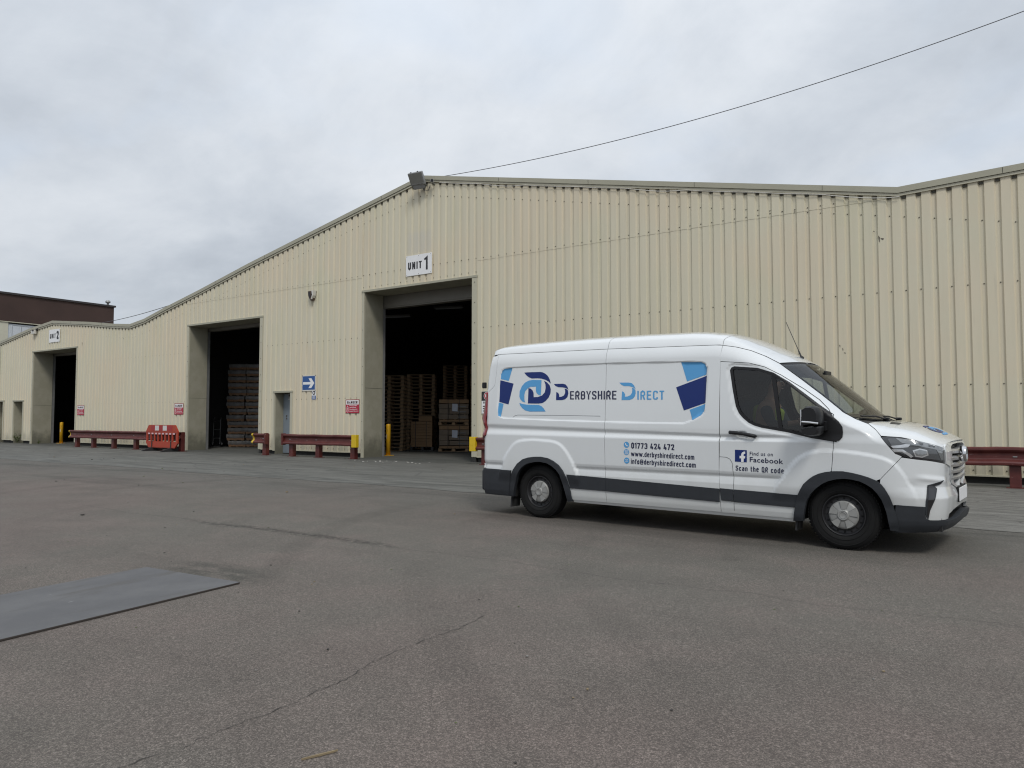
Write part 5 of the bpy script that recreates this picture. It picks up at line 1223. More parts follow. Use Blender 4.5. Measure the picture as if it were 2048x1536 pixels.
# ---------------------------------------------------------------- roof, windscreen, bonnet: lofted from the side panels' upper edge to the centre line
def edge_pt(u, side): return S(u, zb(u), 0.0, side)[0]
cen_roof = lambda s: float(np.interp(s, [-1.08, -1.0, -.9, -.7, -.3, .5, 1.4, 2.0, 2.2, 2.4, 2.6, 2.8, 3.0, 3.17], [2.31, 2.365, 2.392, 2.408, 2.420, 2.425, 2.415, 2.395, 2.372, 2.335, 2.262, 2.168, 2.062, 1.962]))
def loft(name, us, centre, nexp, mat, parent=None, nv=33, thick=0.0, off=0.0, sm=True, vr=(-1, 1)):
    vs = []; n = len(us); vals = np.linspace(vr[0], vr[1], nv)
    for i, u in enumerate(us):
        t = i/(n-1); E0 = edge_pt(u, -1); sc, zc = centre(t, u); ye = abs(E0[1]); p, q, bow = nexp(t)
        for v in vals:
            a = abs(v); k = max(0.0, 1-a**p)**(1/q); vs.append((E0[0]+(sc-E0[0])*(1-a**bow), ye*v, E0[2]+(zc-E0[2])*k+off))
    fs = [(i*nv+j, i*nv+j+1, (i+1)*nv+j+1, (i+1)*nv+j) for i in range(n-1) for j in range(nv-1)]
    m = MB(); m.add(vs, fs, mat, sm); ob = m.build(name, parent or VAN, fixn=False)
    bm = bmesh.new(); bm.from_mesh(ob.data); bmesh.ops.recalc_face_normals(bm, faces=bm.faces[:])
    if sum(f.normal.z for f in bm.faces) < 0: bmesh.ops.reverse_faces(bm, faces=bm.faces[:])
    bm.to_mesh(ob.data); bm.free(); return ob, vs
vsamp = 41
def roofc(t, u): 
    sh = .14*smooth(2.3, 3.03, u); s = u+float(sh); return s, cen_roof(s)
def roofn(t0, t1):
    def f(t):
        u = t0+(t1-t0)*t; k = float(smooth(2.35, 3.03, u)); return (2.5+(2.1-2.5)*k, 2.5+(1.15-2.5)*k, 2.0)
    return f
for a, b in ((-1.03, S1[0][0]-.002), (S1[0][0]+.002, SB[0][0]-.002), (SB[0][0]+.002, 3.028)):
    loft('roof', list(np.linspace(a, b, 40)), roofc, roofn(a, b), 'van_paint', nv=61)
loft('headliner', list(np.linspace(2.0, 3.0, 14)), roofc, roofn(2.0, 3.0), 'headliner', nv=25, off=-.05)
GA, GB = 3.035, 3.80
def screenc(t, u): return 3.178+(3.925-3.178)*t, 1.957+(1.305-1.957)*t+.020*math.sin(math.pi*t)
loft('windscreen', list(np.linspace(GA+.03, GB-.01, 24)), lambda t, u: screenc(.035+t*.955, u), lambda t: (2.2, 1.0, 2.0), 'screen_glass', nv=41)
# black seal frame of the screen: top and side bands just under the glass edge
loft('screen_frame', list(np.linspace(GA, GA+.06, 4)), lambda t, u: screenc(t*.075, u), lambda t: (2.2, 1.0, 2.0), 'black_plastic', nv=41, off=-.006)
for vr in ((-1, -.955), (.955, 1)): loft('screen_frame', list(np.linspace(GA, GB, 24)), screenc, lambda t: (2.2, 1.0, 2.0), 'black_plastic', nv=4, off=-.006, vr=vr)
loft('screen_frame', list(np.linspace(GB-.07, GB, 5)), lambda t, u: screenc(.90+.10*t, u), lambda t: (2.2, 1.0, 2.0), 'black_plastic', nv=41, off=-.005)
loft('cowl', list(np.linspace(GB-.005, 3.955, 8)), lambda t, u: (3.922+.085*t, 1.305-.012*t), lambda t: (2.6, 1.2, 2.0), 'black_plastic', nv=41, off=-.012)
HB = 4.70
def hoodc(t, u):
    s = 3.985+(4.602-3.985)*t; return s, float(np.interp(s, [3.98, 4.08, 4.19, 4.34, 4.45, 4.525, 4.57, 4.602], [1.292, 1.288, 1.272, 1.232, 1.178, 1.140, 1.119, 1.097]))
hood, hv = loft('hood', list(np.linspace(3.945, HB, 46)), hoodc, lambda t: (2.9+.6*t, 1.7-.2*t, 2.4), 'van_paint', nv=71)
HV = np.array(hv).reshape(46, 71, 3)
def hood_pt(t, v, off=.003):
    i = np.clip(t*45, 0, 44.999); j = np.clip((v+1)/2*70, 0, 69.999); a, b = int(i), int(j); x, y = i-a, j-b
    p = HV[a, b]*(1-x)*(1-y)+HV[a+1, b]*x*(1-y)+HV[a, b+1]*(1-x)*y+HV[a+1, b+1]*x*y
    return (p[0], p[1], p[2]+off)
def hood_poly(mb, pts, mat, off=.003):     # pts in (forward metres t-scaled, v)
    lp = resample(clean(pts), .02); V = [Vector(p) for p in lp]; n = len(lp); E = [(i, (i+1) % n) for i in range(n)]
    A = np.array(lp); g0, g1 = np.meshgrid(np.arange(A[:, 0].min(), A[:, 0].max(), .02), np.arange(A[:, 1].min(), A[:, 1].max(), .02)); g0, g1 = g0.ravel(), g1.ravel(); k = inside(g0, g1, lp); g0, g1 = g0[k], g1[k]
    if len(g0): k = seg_dist(g0, g1, lp) > .008; g0, g1 = g0[k], g1[k]
    r = delaunay_2d_cdt(V+[Vector((a, b)) for a, b in zip(g0, g1)], E, [], 0, 1e-7); ov = np.array([tuple(v) for v in r[0]]); T = [f for f in r[2] if len(f) == 3]; c = np.array([ov[list(f)].mean(0) for f in T]); ins = inside(c[:, 0], c[:, 1], lp)
    mb.add([hood_pt(a, b, off) for a, b in ov], [f for f, q in zip(T, ins) if q], mat, True)
for sgn in (-1, 1):
    m = MB(); hood_poly(m, [(.13, .42*sgn), (.17, .62*sgn), (.30, .60*sgn), (.27, .40*sgn)], 'black_plastic'); m.build('hood_vent', hood)
hl = MB(); sc = .95
for f, mt in ((V_LOGO_NT, 'navy_vinyl'), (V_LOGO_BT, 'blue_vinyl'), (V_LOGO_NB, 'navy_vinyl'), (V_LOGO_BB, 'blue_vinyl')):
    hood_poly(hl, [(.68-(b-1.68)*.60, -((a+.155))*1.15-.02) for a, b in f], mt)
hl.build('bonnet_logo', hood)
# rear wall of the body (behind, closing it)
m = MB(); zz = [.34, .62, 1.0, 1.4, 1.7, 2.0, 2.1]
vs = []
for z in zz:
    a = S(UE, z, -.02, -1)[0]; vs += [a, (a[0], -a[1], a[2])]
m.add(vs, [(2*i, 2*i+1, 2*i+3, 2*i+2) for i in range(len(zz)-1)], 'van_paint'); m.build('rear_door', VAN)
# end of the roof, turned down to the rear doors
m = MB(); ro = [o for o in bpy.data.objects if o.name.startswith('roof') and o.parent == VAN][0]; row = [tuple(v.co) for v in ro.data.vertices[:61]]
n = len(row); vs = row+[(a-.022*(1-abs(i/30-1)**6), b*.985, c-.035) for i, (a, b, c) in enumerate(row)]+[(-1.045, b*.90, 2.08) for a, b, c in row]
m.add(vs, [(k*n+i, k*n+i+1, (k+1)*n+i+1, (k+1)*n+i) for k in range(2) for i in range(n-1)], 'van_paint', True); m.build('roof_end', VAN)
m = MB(); m.bxx(-1.14, -1.02, -.93, .93, .30, .60, 'grey_plastic', None, .03); m.build('rear_bumper', VAN)

# ---------------------------------------------------------------- lights, grille, mirrors, handle, aerial
for sd in (-1, 1):
    h = patch('headlight', fHEAD, 'lamp_black', side=sd, off=-.002, edge=.03, hu=.02, hz=.015)
    patches('reflector', [(fit(V_HEADIN), 'lamp_grey')], h, .0005, sd)
    patches('chrome_strip', [(fit(V_CHROME), 'lamp_mid')], h, .0018, sd)
    patches('running_light', [(fit(V_DRL), 'lamp_bright'), (fit(V_DRL2), 'lamp_bright')], h, .0026, sd)
    pj = shrink(fit(V_PROJ), .012)
    patches('lens', [(fit(V_PROJ), 'lamp_bright'), ], h, .0026, sd); patches('lens', [(pj, 'lamp_mid')], h, .004, sd)
    patches('lens', [(fit(V_CLEAR), 'lamp_mid')], h, .0026, sd)
def bar_on_front(mb, u0, u1, z0, z1, offs, th, hh, mat, side, n=16, tilt=.02):
    vs = []; L = 6
    for i in range(n+1):
        t = i/n; u = u0+(u1-u0)*t; z = z0+(z1-z0)*t
        c = S(u, z, offs, side)[0]; ci = S(u, z, offs-th, side)[0]
        for a, b in ((c, hh*.1), (c, -hh*.35), (c*.6+ci*.4, -hh/2), (ci, -hh*.4), (ci, hh*.6), (c*.6+ci*.4, hh*.5)): vs.append((a[0], a[1], a[2]+b))
    fs = [(i*L+k, i*L+(k+1) % L, (i+1)*L+(k+1) % L, (i+1)*L+k) for i in range(n) for k in range(L)]
    mb.add(vs, fs+[tuple(range(L)), tuple(range(n*L, n*L+L))[::-1]], mat)
u_g = max(p[0] for p in fSI[:2])
for z, uu in ((.990, 4.93), (.922, 4.93), (.855, 4.93), (.790, 4.93), (.725, 4.95)):
    m = MB()
    for sd in (-1, 1): bar_on_front(m, uu-.015, UC, z+.006, z-.008, .014, .06, .048, 'satin_chrome', sd)
    m.build('grille_slat', VAN)
m = MB(); Mb = Matrix.Translation((4.652, 0, .955)) @ Matrix.Rotation(R(90), 4, 'Y')
m.lathe([(.0, .018), (.052, .018), (.056, .022), (.072, .030), (.080, .022), (.082, 0.0), (.078, -.03), (0, -.03)], 'chrome', 40, Mb)
m.build('badge', VAN)
m = MB(); m.bxx(4.630, 4.640, -.26, .26, .490, .622, 'white', None, .004); m.bxx(4.60, 4.629, -.27, .27, .482, .635, 'black_plastic')
m.build('number_plate', VAN)
for sd in (-1, 1):
    patch('mirror_base', fMB, 'black_plastic', DOORS[sd], off=.014, side=sd, edge=.03)
    mr = MB(); base = [(3.408, 1.230), (3.414, 1.33), (3.430, 1.42), (3.46, 1.444), (3.52, 1.448), (3.565, 1.425), (3.588, 1.375), (3.592, 1.26)]
    low = [(3.592, 1.245), (3.585, 1.175), (3.55, 1.150), (3.49, 1.143), (3.435, 1.157), (3.410, 1.185), (3.408, 1.215)]
    def shell(poly, mat):
        P = resample(poly, .03); cxs = sum(p[0] for p in P)/len(P); czs = sum(p[1] for p in P)/len(P); n = len(P); vs = []
        for y, k, sh in ((1.085, .80, -.02), (1.10, .93, -.012), (1.15, 1.0, 0), (1.22, 1.0, .0), (1.27, .95, -.006), (1.295, .82, -.014)):
            for p in P: vs.append((cxs+(p[0]-cxs)*k+sh, sd*y, czs+(p[1]-czs)*k))
        fs = [(i*n+j, i*n+(j+1) % n, (i+1)*n+(j+1) % n, (i+1)*n+j) for i in range(5) for j in range(n)]
        m = MB(); m.add(vs, fs, mat, True); m.add(vs[:n], [tuple(range(n))], mat); m.add(vs[-n:], [tuple(range(n))], mat); return m
    mo = shell(base, 'black_plastic').build('mirror', DOORS[sd]); shell(low, 'black_plastic').build('mirror_base_cap', mo)
    mm = MB(); mm.bxx(3.400, 3.412, sd*1.11, sd*1.28, 1.25, 1.41, 'chrome'); mm.build('mirror_glass', mo)
    mm = MB(); mm.tube([(3.42, sd*1.292, 1.286), (3.50, sd*1.303, 1.280), (3.575, sd*1.290, 1.270)], .012, 'lamp_bright', 8); mm.build('indicator', mo)
    mm = MB(); mm.prism([(1.00, 1.20), (1.00, 1.30), (1.12, 1.285), (1.12, 1.20)], 3.50, 3.60, 'black_plastic', Matrix(((0, 0, 1, 0), (sd, 0, 0, 0), (0, 1, 0, 0), (0, 0, 0, 1)))); mm.build('mirror_arm', mo)
    hp = [S(a, b, .035, sd)[0] for a, b in fit([(2.56, 1.168), (2.63, 1.162), (2.70, 1.152), (2.78, 1.140), (2.84, 1.128)])]
    hd = MB(); hd.tube([hp[0]+np.array([0, -sd*.03, 0]), hp[0], hp[1], hp[2], hp[3], hp[4], hp[4]+np.array([0, -sd*.03, 0])], [.014, .020, .021, .017, .021, .021, .014], 'black_plastic', 10); hd.build('door_handle', DOORS[sd])
ant = MB(); a0 = Vector((3.045, 0.0, cen_roof(3.045)+.0)); a1 = Vector((2.855, 0.05, 2.478))
ant.tube([a0, a0.lerp(a1, .18), a0.lerp(a1, .20), a1], [.010, .008, .0045, .0035], 'black_plastic', 8); ant.lathe([(.028, 0), (.024, .012), (.012, .02)], 'black_plastic', 14, Matrix.Translation(a0) @ Matrix.Rotation(R(25), 4, 'Y')); ant.build('aerial', VAN)
for y0, y1 in ((.55, -.15), (-.10, -.72)):
    w = MB(); w.tube([(3.955, y0, 1.310), (3.90, (y0*.6+y1*.4), 1.345), (3.84, y1, 1.345)], .009, 'black_plastic', 6); w.box((3.955, y0, 1.315), (.06, .06, .035), 'black_plastic', None, .01); w.build('wiper', VAN)

# ---------------------------------------------------------------- vinyl lettering on the visible side
patches('window_graphic', [(fit(V_DECL1), 'blue_vinyl'), (fit(V_DECL2), 'navy_vinyl'), (fit(V_DECL3), 'blue_vinyl')], off=.0025)
patches('window_graphic', [(fit(V_DECR1), 'blue_vinyl'), (fit(V_DECR2), 'navy_vinyl'), (fit(V_DECR3), 'blue_vinyl')], off=.0025)
patches('company_logo', [(fit(V_LOGO_NT), 'navy_vinyl'), (fit(V_LOGO_BT), 'blue_vinyl'), (fit(V_LOGO_NB), 'navy_vinyl'), (fit(V_LOGO_BB), 'blue_vinyl')], off=.0025)
def van_strokes(mb, body, tab, mat, t=.15, gap=.115, off=.0028):
    o, r, tp = [np.array(p) for p in tab]; ex, ey = r-o, tp-o; vs, fs, ly = stroke_text(body, t, gap)
    A = np.array(fit([tuple(o+ex*p[0]+ey*p[1]) for p in vs])); co = S(A[:, 0], A[:, 1], off+ly*.0002, -1)
    mb.add([tuple(c) for c in co], fs, mat)
def van_text(mb, body, tab, mat, bold=0.0, spacing=1.0, off=.003):
    """tab: baseline left, baseline right, cap top left (measured)"""
    o, r, t = [np.array(p) for p in tab]; ex, ey = r-o, t-o
    vs, fs = text_geo(body, bold, spacing)
    P = fit([tuple(o+ex*p[0]+ey*p[1]) for p in vs]); A = np.array(P); co = S(A[:, 0], A[:, 1], off, -1)
    mb.add([tuple(c) for c in co], fs, mat)
ln = MB()
van_strokes(ln, 'ERBYSHIRE', V_T1, 'ink_vinyl', .135, .13); van_strokes(ln, 'IRECT', V_T2, 'blue_vinyl', .135, .16)
for f, mt in ((V_D1T, 'navy_vinyl'), (V_D1B, 'navy_vinyl'), (V_D2T, 'blue_vinyl'), (V_D2B, 'blue_vinyl')):
    v, fa, _n = patch_data(clean(fit(f)), [], .05, .03, .0025, -1, 0); ln.add(v, fa, mt)
ln.build('company_name', VAN, fixn=False)
ct = MB()
for k, (body_, tab_, t_, g_) in enumerate((('01773 424 472', V_TEL, .17, .10), ('www.derbyshiredirect.com', V_WEB, .155, .12), ('info@derbyshiredirect.com', V_MAIL, .155, .12))):
    ct = MB(); van_strokes(ct, body_, tab_, 'ink_vinyl', t_, g_)
    c = V_ICON[k]; r = .0185*2
    def circ(rx, rz, dx=0, dz=0, n=24): return [(c[0]+dx+rx*math.cos(2*math.pi*i/n), c[1]+dz+rz*math.sin(2*math.pi*i/n)) for i in range(n)]
    pol = [(circ(r, r), 'blue_vinyl', .0025)]
    if k == 0: pol += [([(c[0]-.018, c[1]+.018), (c[0]-.008, c[1]+.020), (c[0]-.006, c[1]+.006), (c[0]+.004, c[1]-.006), (c[0]+.018, c[1]-.008), (c[0]+.018, c[1]-.018), (c[0]+.004, c[1]-.018), (c[0]-.016, c[1]+.002)], 'white', .0035)]
    if k == 1: pol += [([(c[0]-.03, c[1]+d-.0016), (c[0]+.03, c[1]+d-.0016), (c[0]+.03, c[1]+d+.0016), (c[0]-.03, c[1]+d+.0016)], 'white', .0035) for d in (-.014, 0, .014)]+[([(c[0]+d-.0016, c[1]-.03), (c[0]+d+.0016, c[1]-.03), (c[0]+d+.0016, c[1]+.03), (c[0]+d-.0016, c[1]+.03)], 'white', .0037) for d in (-.014, 0, .014)]
    if k == 2: pol += [([(c[0]-.020, c[1]-.013), (c[0]+.020, c[1]-.013), (c[0]+.020, c[1]-.010), (c[0]-.020, c[1]-.010)], 'white', .0035), ([(c[0]-.020, c[1]+.013), (c[0]+.020, c[1]+.013), (c[0]+.020, c[1]+.010), (c[0]-.020, c[1]+.010)], 'white', .0035), ([(c[0]-.020, c[1]+.010), (c[0], c[1]-.004), (c[0]+.020, c[1]+.010), (c[0]+.017, c[1]+.010), (c[0], c[1]-.0005), (c[0]-.017, c[1]+.010)], 'white', .0036)]
    for p_, mt, of_ in pol:
        v, fa, _n = patch_data(clean(fit(p_)), [], .05, .03, of_, -1, 0); ct.add(v, fa, mt)
    ct.build('contact_lettering', VAN, fixn=False)
fb = MB()
for p_, mt, of_ in ((V_FBSQ, 'navy_vinyl', .0025), (V_FBF, 'white', .0035)):
    v, fa, _n = patch_data(clean(fit(p_)), [], .05, .03, of_, -1, 0); fb.add(v, fa, mt)
fb.build('social_logo', DOORS[-1], fixn=False); fb = MB()
van_text(fb, 'Find us on', V_FT1, 'ink_vinyl', 0.006, 1.12); fb.build('door_lettering', DOORS[-1], fixn=False); fb = MB(); van_text(fb, 'Facebook', V_FT2, 'ink_vinyl', 0.014, 1.08); fb.build('door_lettering', DOORS[-1], fixn=False); fb = MB(); van_strokes(fb, 'Scan the QR code', V_FT3, 'ink_vinyl', .15, .15)
fb.build('door_lettering', DOORS[-1], fixn=False)

# ---------------------------------------------------------------- wheels, wheel wells, underside
def wheel(s, side):
    w = bpy.data.objects.new('wheel', None); COL.objects.link(w); w.parent = VAN; w.location = (s, side*.868, .348); w.rotation_euler = (R(-90)*side if side > 0 else R(90), 0, 0)
    t = MB(); half = .112
    t.lathe([(.205, half-.030), (.212, half-.010), (.240, half+.004), (.285, half+.006), (.318, half-.004), (.336, half-.022), (.3465, half-.045), (.348, 0), (.3465, -half+.045), (.330, -half+.015), (.28, -half), (.205, -half+.02)], 'tyre', 80)
    for rr in (.246, .300): t.lathe([(rr-.004, half+.004), (rr-.002, half+.0085), (rr+.002, half+.0085), (rr+.004, half+.004)], 'tyre', 64)
    for k in range(64):      # shoulder tread blocks
        a = 2*math.pi*k/64; Mk = Matrix.Rotation(a, 4, 'Z') @ Matrix.Translation((.3455, 0, half-.052)); t.box((0, 0, 0), (.010, .020, .050), 'tyre', Mk)
    t.build('tyre', w)
    r = MB(); r.lathe([(.206, half-.028), (.209, half-.012), (.203, half-.006), (.196, half-.012), (.190, half-.040), (.178, half-.052), (.150, half-.046), (.120, half-.036), (0, half-.036)], 'rim_dark', 64)
    for k in range(16):
        a = 2*math.pi*k/16; Mk = Matrix.Rotation(a, 4, 'Z') @ Matrix.Translation((.168, 0, half-.0515)) @ Matrix.Diagonal((1, .75, 1, 1)); r.lathe([(.0, .0065), (.0125, .0065), (.0125, 0)], 'black_void', 12, Mk)
    r.build('rim', w)
    h = MB(); z0 = half-.034
    h.lathe([(.142, z0), (.143, z0+.010), (.136, z0+.020), (.120, z0+.028), (.070, z0+.034), (.055, z0+.036), (.052, z0+.044), (.044, z0+.047), (.040, z0+.044), (0, z0+.045)], 'hubcap', 60)
    h.lathe([(.030, z0+.0455), (.032, z0+.049), (.035, z0+.0455)], 'hubcap', 32)
    for k in range(5):       # raised star of five wedges with dark cuts between
        a = 2*math.pi*k/5+.25; Mk = Matrix.Rotation(a, 4, 'Z')
        h.prism([(.058, -.017), (.128, -.040), (.134, 0), (.128, .040), (.058, .017)], z0+.022, z0+.0385, 'hubcap', Mk)
        for q in (-1, 1): h.add([(.056, q*.021, z0+.0372), (.134, q*.046, z0+.0255), (.131, q*.050, z0+.0262), (.055, q*.024, z0+.0374)], [(0, 1, 2, 3)], 'hub_cut', False, Mk)
    h.build('hub_cap', w); return w
for s in (-.085, 3.712):
    for sd in (-1, 1): wheel(s, sd)
for s in (-.085, 3.712):
    for sd in (-1, 1):
        m = MB(); n = 20; vs = []
        for i in range(n+1):
            a = math.pi*(1.12*i/n-.06); vs += [(s+.445*math.cos(a), sd*.955, .33+.43*math.sin(a)), (s+.445*math.cos(a), sd*.55, .33+.43*math.sin(a))]
        m.add(vs, [(2*i, 2*i+1, 2*i+3, 2*i+2) for i in range(n)], 'black_void', True)
        m.bxx(s-.45, s+.45, sd*.55, sd*.54, .25, .78, 'black_void'); m.build('wheel_well', VAN)
m = MB(); m.bxx(-.98, 4.45, -.54, .54, .30, .42, 'black_void'); m.bxx(.42, 3.2, -.92, .92, .30, .40, 'black_void'); m.bxx(-.98, -.55, -.92, .92, .30, .4, 'black_void'); m.bxx(4.2, 4.55, -.80, .80, .24, .4, 'black_void')
m.tube([(-.085, -.75, .34), (-.085, .75, .34)], .06, 'rubber', 12); m.tube([(.3, .35, .27), (2.9, .3, .27)], .04, 'rubber', 10); m.bxx(.7, 1.7, .1, .8, .20, .34, 'rubber', None, .03); m.build('underbody', VAN)
for s, zl in ((-.55, .11), (3.26, .15)):
    for sd in (-1, 1): m = MB(); m.bxx(s-.010, s+.010, sd*.78, sd*.965, zl, .33, 'rubber', Matrix.Translation((s, 0, .33)) @ Matrix.Rotation(R(6), 4, 'Y') @ Matrix.Translation((-s, 0, -.33))); m.build('mud_flap', VAN)
# ---------------------------------------------------------------- cab interior
m = MB(); m.bxx(2.42, 2.45, -.88, .88, .4, 2.10, 'dash'); m.build('bulkhead', VAN)
m = MB(); m.prism([(3.30, .55), (3.30, 1.10), (3.36, 1.20), (3.50, 1.245), (3.78, 1.275), (3.86, 1.25), (3.86, .55)], -.84, .84, 'dash', Matrix(((1, 0, 0, 0), (0, 0, 1, 0), (0, 1, 0, 0), (0, 0, 0, 1)))); m.bxx(3.36, 3.50, -.62, -.28, 1.19, 1.27, 'dash', None, .03); m.bxx(2.4, 3.9, -.85, .85, .50, .56, 'dash'); m.build('dashboard', VAN)
def seat(y, w):
    s = MB(); s.bxx(2.58, 3.08, y-w/2, y+w/2, .78, .95, 'seat_cloth', None, .05); s.box((2.58, y, 1.24), (.14, w, .68), 'seat_cloth', Matrix.Translation((2.58, y, 1.24)) @ Matrix.Rotation(R(-10), 4, 'Y') @ Matrix.Translation((-2.58, -y, -1.24)), .05); s.bxx(2.63, 3.0, y-w/2+.05, y+w/2-.05, .5, .78, 'seat_cloth'); o = s.build('seat', VAN)
    h = MB(); k = 1 if w < .7 else 2
    for i in range(k): h.box((2.51, y+(i-(k-1)/2)*.42, 1.68), (.10, .26, .20), 'seat_cloth', None, .04); h.tube([(2.52, y+(i-(k-1)/2)*.42, 1.5), (2.51, y+(i-(k-1)/2)*.42, 1.62)], .012, 'lamp_case', 6)
    h.build('headrest', o)
seat(-.46, .50); seat(.38, .88)
m = MB(); Ms = Matrix.Translation((3.22, -.46, 1.22)) @ Matrix.Rotation(R(-62), 4, 'Y'); rim = [(.19*math.cos(2*math.pi*i/32), .19*math.sin(2*math.pi*i/32), 0) for i in range(33)]
m.tube(rim, .015, 'black_plastic', 8, False, True, Ms); m.box((0, 0, 0), (.12, .16, .04), 'black_plastic', Ms, .01)
for a in (0, 180, 270): m.tube([(0, 0, 0), (.19*math.cos(R(a+90)), .19*math.sin(R(a+90)), 0)], .014, 'black_plastic', 6, True, True, Ms)
m.tube([(3.22, -.46, 1.22), (3.42, -.46, 1.12)], .035, 'black_plastic', 8); m.build('steering_wheel', VAN)
m = MB(); m.box((3.33, .0, 1.83), (.03, .22, .07), 'black_plastic', None, .01); m.build('rear_view_mirror', VAN)

# ---------------------------------------------------------------- the driver
def skin_body(name, joints, bones, mat, parent, sub=2):
    me = bpy.data.meshes.new(name); ks = list(joints); me.from_pydata([joints[k][:3] for k in ks], [(ks.index(a), ks.index(b)) for a, b in bones], [])
    ob = bpy.data.objects.new(name, me); COL.objects.link(ob); md = ob.modifiers.new('s', 'SKIN'); md.use_smooth_shade = True
    for i, k in enumerate(ks):
        r = joints[k][3]; r = r if isinstance(r, tuple) else (r, r); me.skin_vertices[0].data[i].radius = r
    me.skin_vertices[0].data[0].use_root = True
    ob.modifiers.new('u', 'SUBSURF').levels = sub; ob.modifiers['u'].render_levels = sub
    bpy.context.view_layer.update(); dg = bpy.context.evaluated_depsgraph_get(); nm = bpy.data.meshes.new_from_object(ob.evaluated_get(dg)); nm.name = name; ob.modifiers.clear(); ob.data = nm
    nm.materials.clear(); nm.materials.append(MATS[mat])
    for p in nm.polygons: p.use_smooth = True; p.material_index = 0
    ob.parent = parent; return ob
drv = tag(bpy.data.objects.new('person', None), 'seated driver in a yellow hi-vis vest holding the steering wheel', 'person'); COL.objects.link(drv)
drv.location = VAN.location; drv.rotation_euler = VAN.rotation_euler
J = {'pelvis': (2.80, -.46, 1.03, (.15, .13)), 'waist': (2.78, -.46, 1.20, (.13, .155)), 'chest': (2.80, -.46, 1.40, (.13, .175)), 'neck0': (2.83, -.46, 1.53, (.07, .08)), 'neck': (2.86, -.46, 1.60, .055), 'skull0': (2.885, -.46, 1.68, (.085, .075)), 'skull': (2.875, -.46, 1.755, (.088, .078)), 'chin': (2.945, -.46, 1.655, (.035, .035))}
Bn = [('pelvis', 'waist'), ('waist', 'chest'), ('chest', 'neck0'), ('neck0', 'neck'), ('neck', 'skull0'), ('skull0', 'skull'), ('skull0', 'chin')]
for q, y in (('l', -.24), ('r', -.68)):
    sg = 1 if y > -.46 else -1
    J.update({'sh'+q: (2.82, -.46+sg*.19, 1.47, .062), 'el'+q: (2.93, -.46+sg*.26, 1.24, .046), 'wr'+q: (3.14, -.46+sg*.18, 1.27, .030), 'hd'+q: (3.20, -.46+sg*.17, 1.285, .034),
              'hip'+q: (2.85, -.46+sg*.09, 1.02, .095), 'kn'+q: (3.25, -.46+sg*.14, .99, .065), 'an'+q: (3.40, -.46+sg*.13, .64, .042)})
    Bn += [('chest', 'sh'+q), ('sh'+q, 'el'+q), ('el'+q, 'wr'+q), ('wr'+q, 'hd'+q), ('pelvis', 'hip'+q), ('hip'+q, 'kn'+q), ('kn'+q, 'an'+q)]
skin_body('body', J, Bn, 'skin', drv)
J2 = {'a': (2.80, -.46, 1.04, (.165, .150)), 'b': (2.78, -.46, 1.20, (.145, .175)), 'c': (2.80, -.46, 1.40, (.145, .195)), 'd': (2.815, -.46, 1.475, (.11, .20))}
skin_body('vest', J2, [('a', 'b'), ('b', 'c'), ('c', 'd')], 'vest', drv)
for q, sg in (('l', 1), ('r', -1)):
    skin_body('sleeve', {'a': (2.82, -.46+sg*.19, 1.47, .078), 'b': (2.93, -.46+sg*.26, 1.24, .060), 'c': (3.10, -.46+sg*.19, 1.265, .046)}, [('a', 'b'), ('b', 'c')], 'navy_cloth', drv)
    skin_body('trouser_leg', {'a': (2.83, -.46+sg*.09, 1.02, .115), 'b': (3.25, -.46+sg*.14, .99, .082), 'c': (3.40, -.46+sg*.13, .62, .062)}, [('a', 'b'), ('b', 'c')], 'navy_cloth', drv)
    hm = MB()
    for k in range(4): hm.tube([(3.195, -.46+sg*.17, 1.285+.016*(k-1.5)), (3.235, -.46+sg*.178, 1.295+.018*(k-1.5)), (3.245, -.46+sg*.155, 1.300+.018*(k-1.5))], [.010, .009, .007], 'skin', 7)
    hm.tube([(3.18, -.46+sg*.155, 1.31), (3.21, -.46+sg*.14, 1.325)], [.011, .008], 'skin', 7); hm.build('fingers', drv)
skin_body('hair', {'a': (2.855, -.46, 1.70, (.085, .078)), 'b': (2.865, -.46, 1.775, (.092, .084))}, [('a', 'b')], 'hair', drv)
fc = MB(); fc.tube([(2.965, -.46, 1.735), (2.985, -.46, 1.70), (2.965, -.46, 1.69)], [.010, .014, .010], 'skin', 8)
for sg in (-1, 1): fc.lathe([(0, .012), (.009, .007), (.011, 0)], 'white', 10, Matrix.Translation((2.955, -.46+sg*.030, 1.738)) @ Matrix.Rotation(R(90), 4, 'Y')); fc.lathe([(0, .0145), (.005, .012)], 'black', 8, Matrix.Translation((2.955, -.46+sg*.030, 1.738)) @ Matrix.Rotation(R(90), 4, 'Y')); fc.tube([(2.88, -.46+sg*.082, 1.75), (2.875, -.46+sg*.095, 1.73), (2.885, -.46+sg*.082, 1.69)], [.010, .014, .009], 'skin', 8)
fc.tube([(2.962, -.485, 1.660), (2.968, -.46, 1.662), (2.962, -.435, 1.660)], .006, 'sign_pink', 6); fc.build('face', drv)
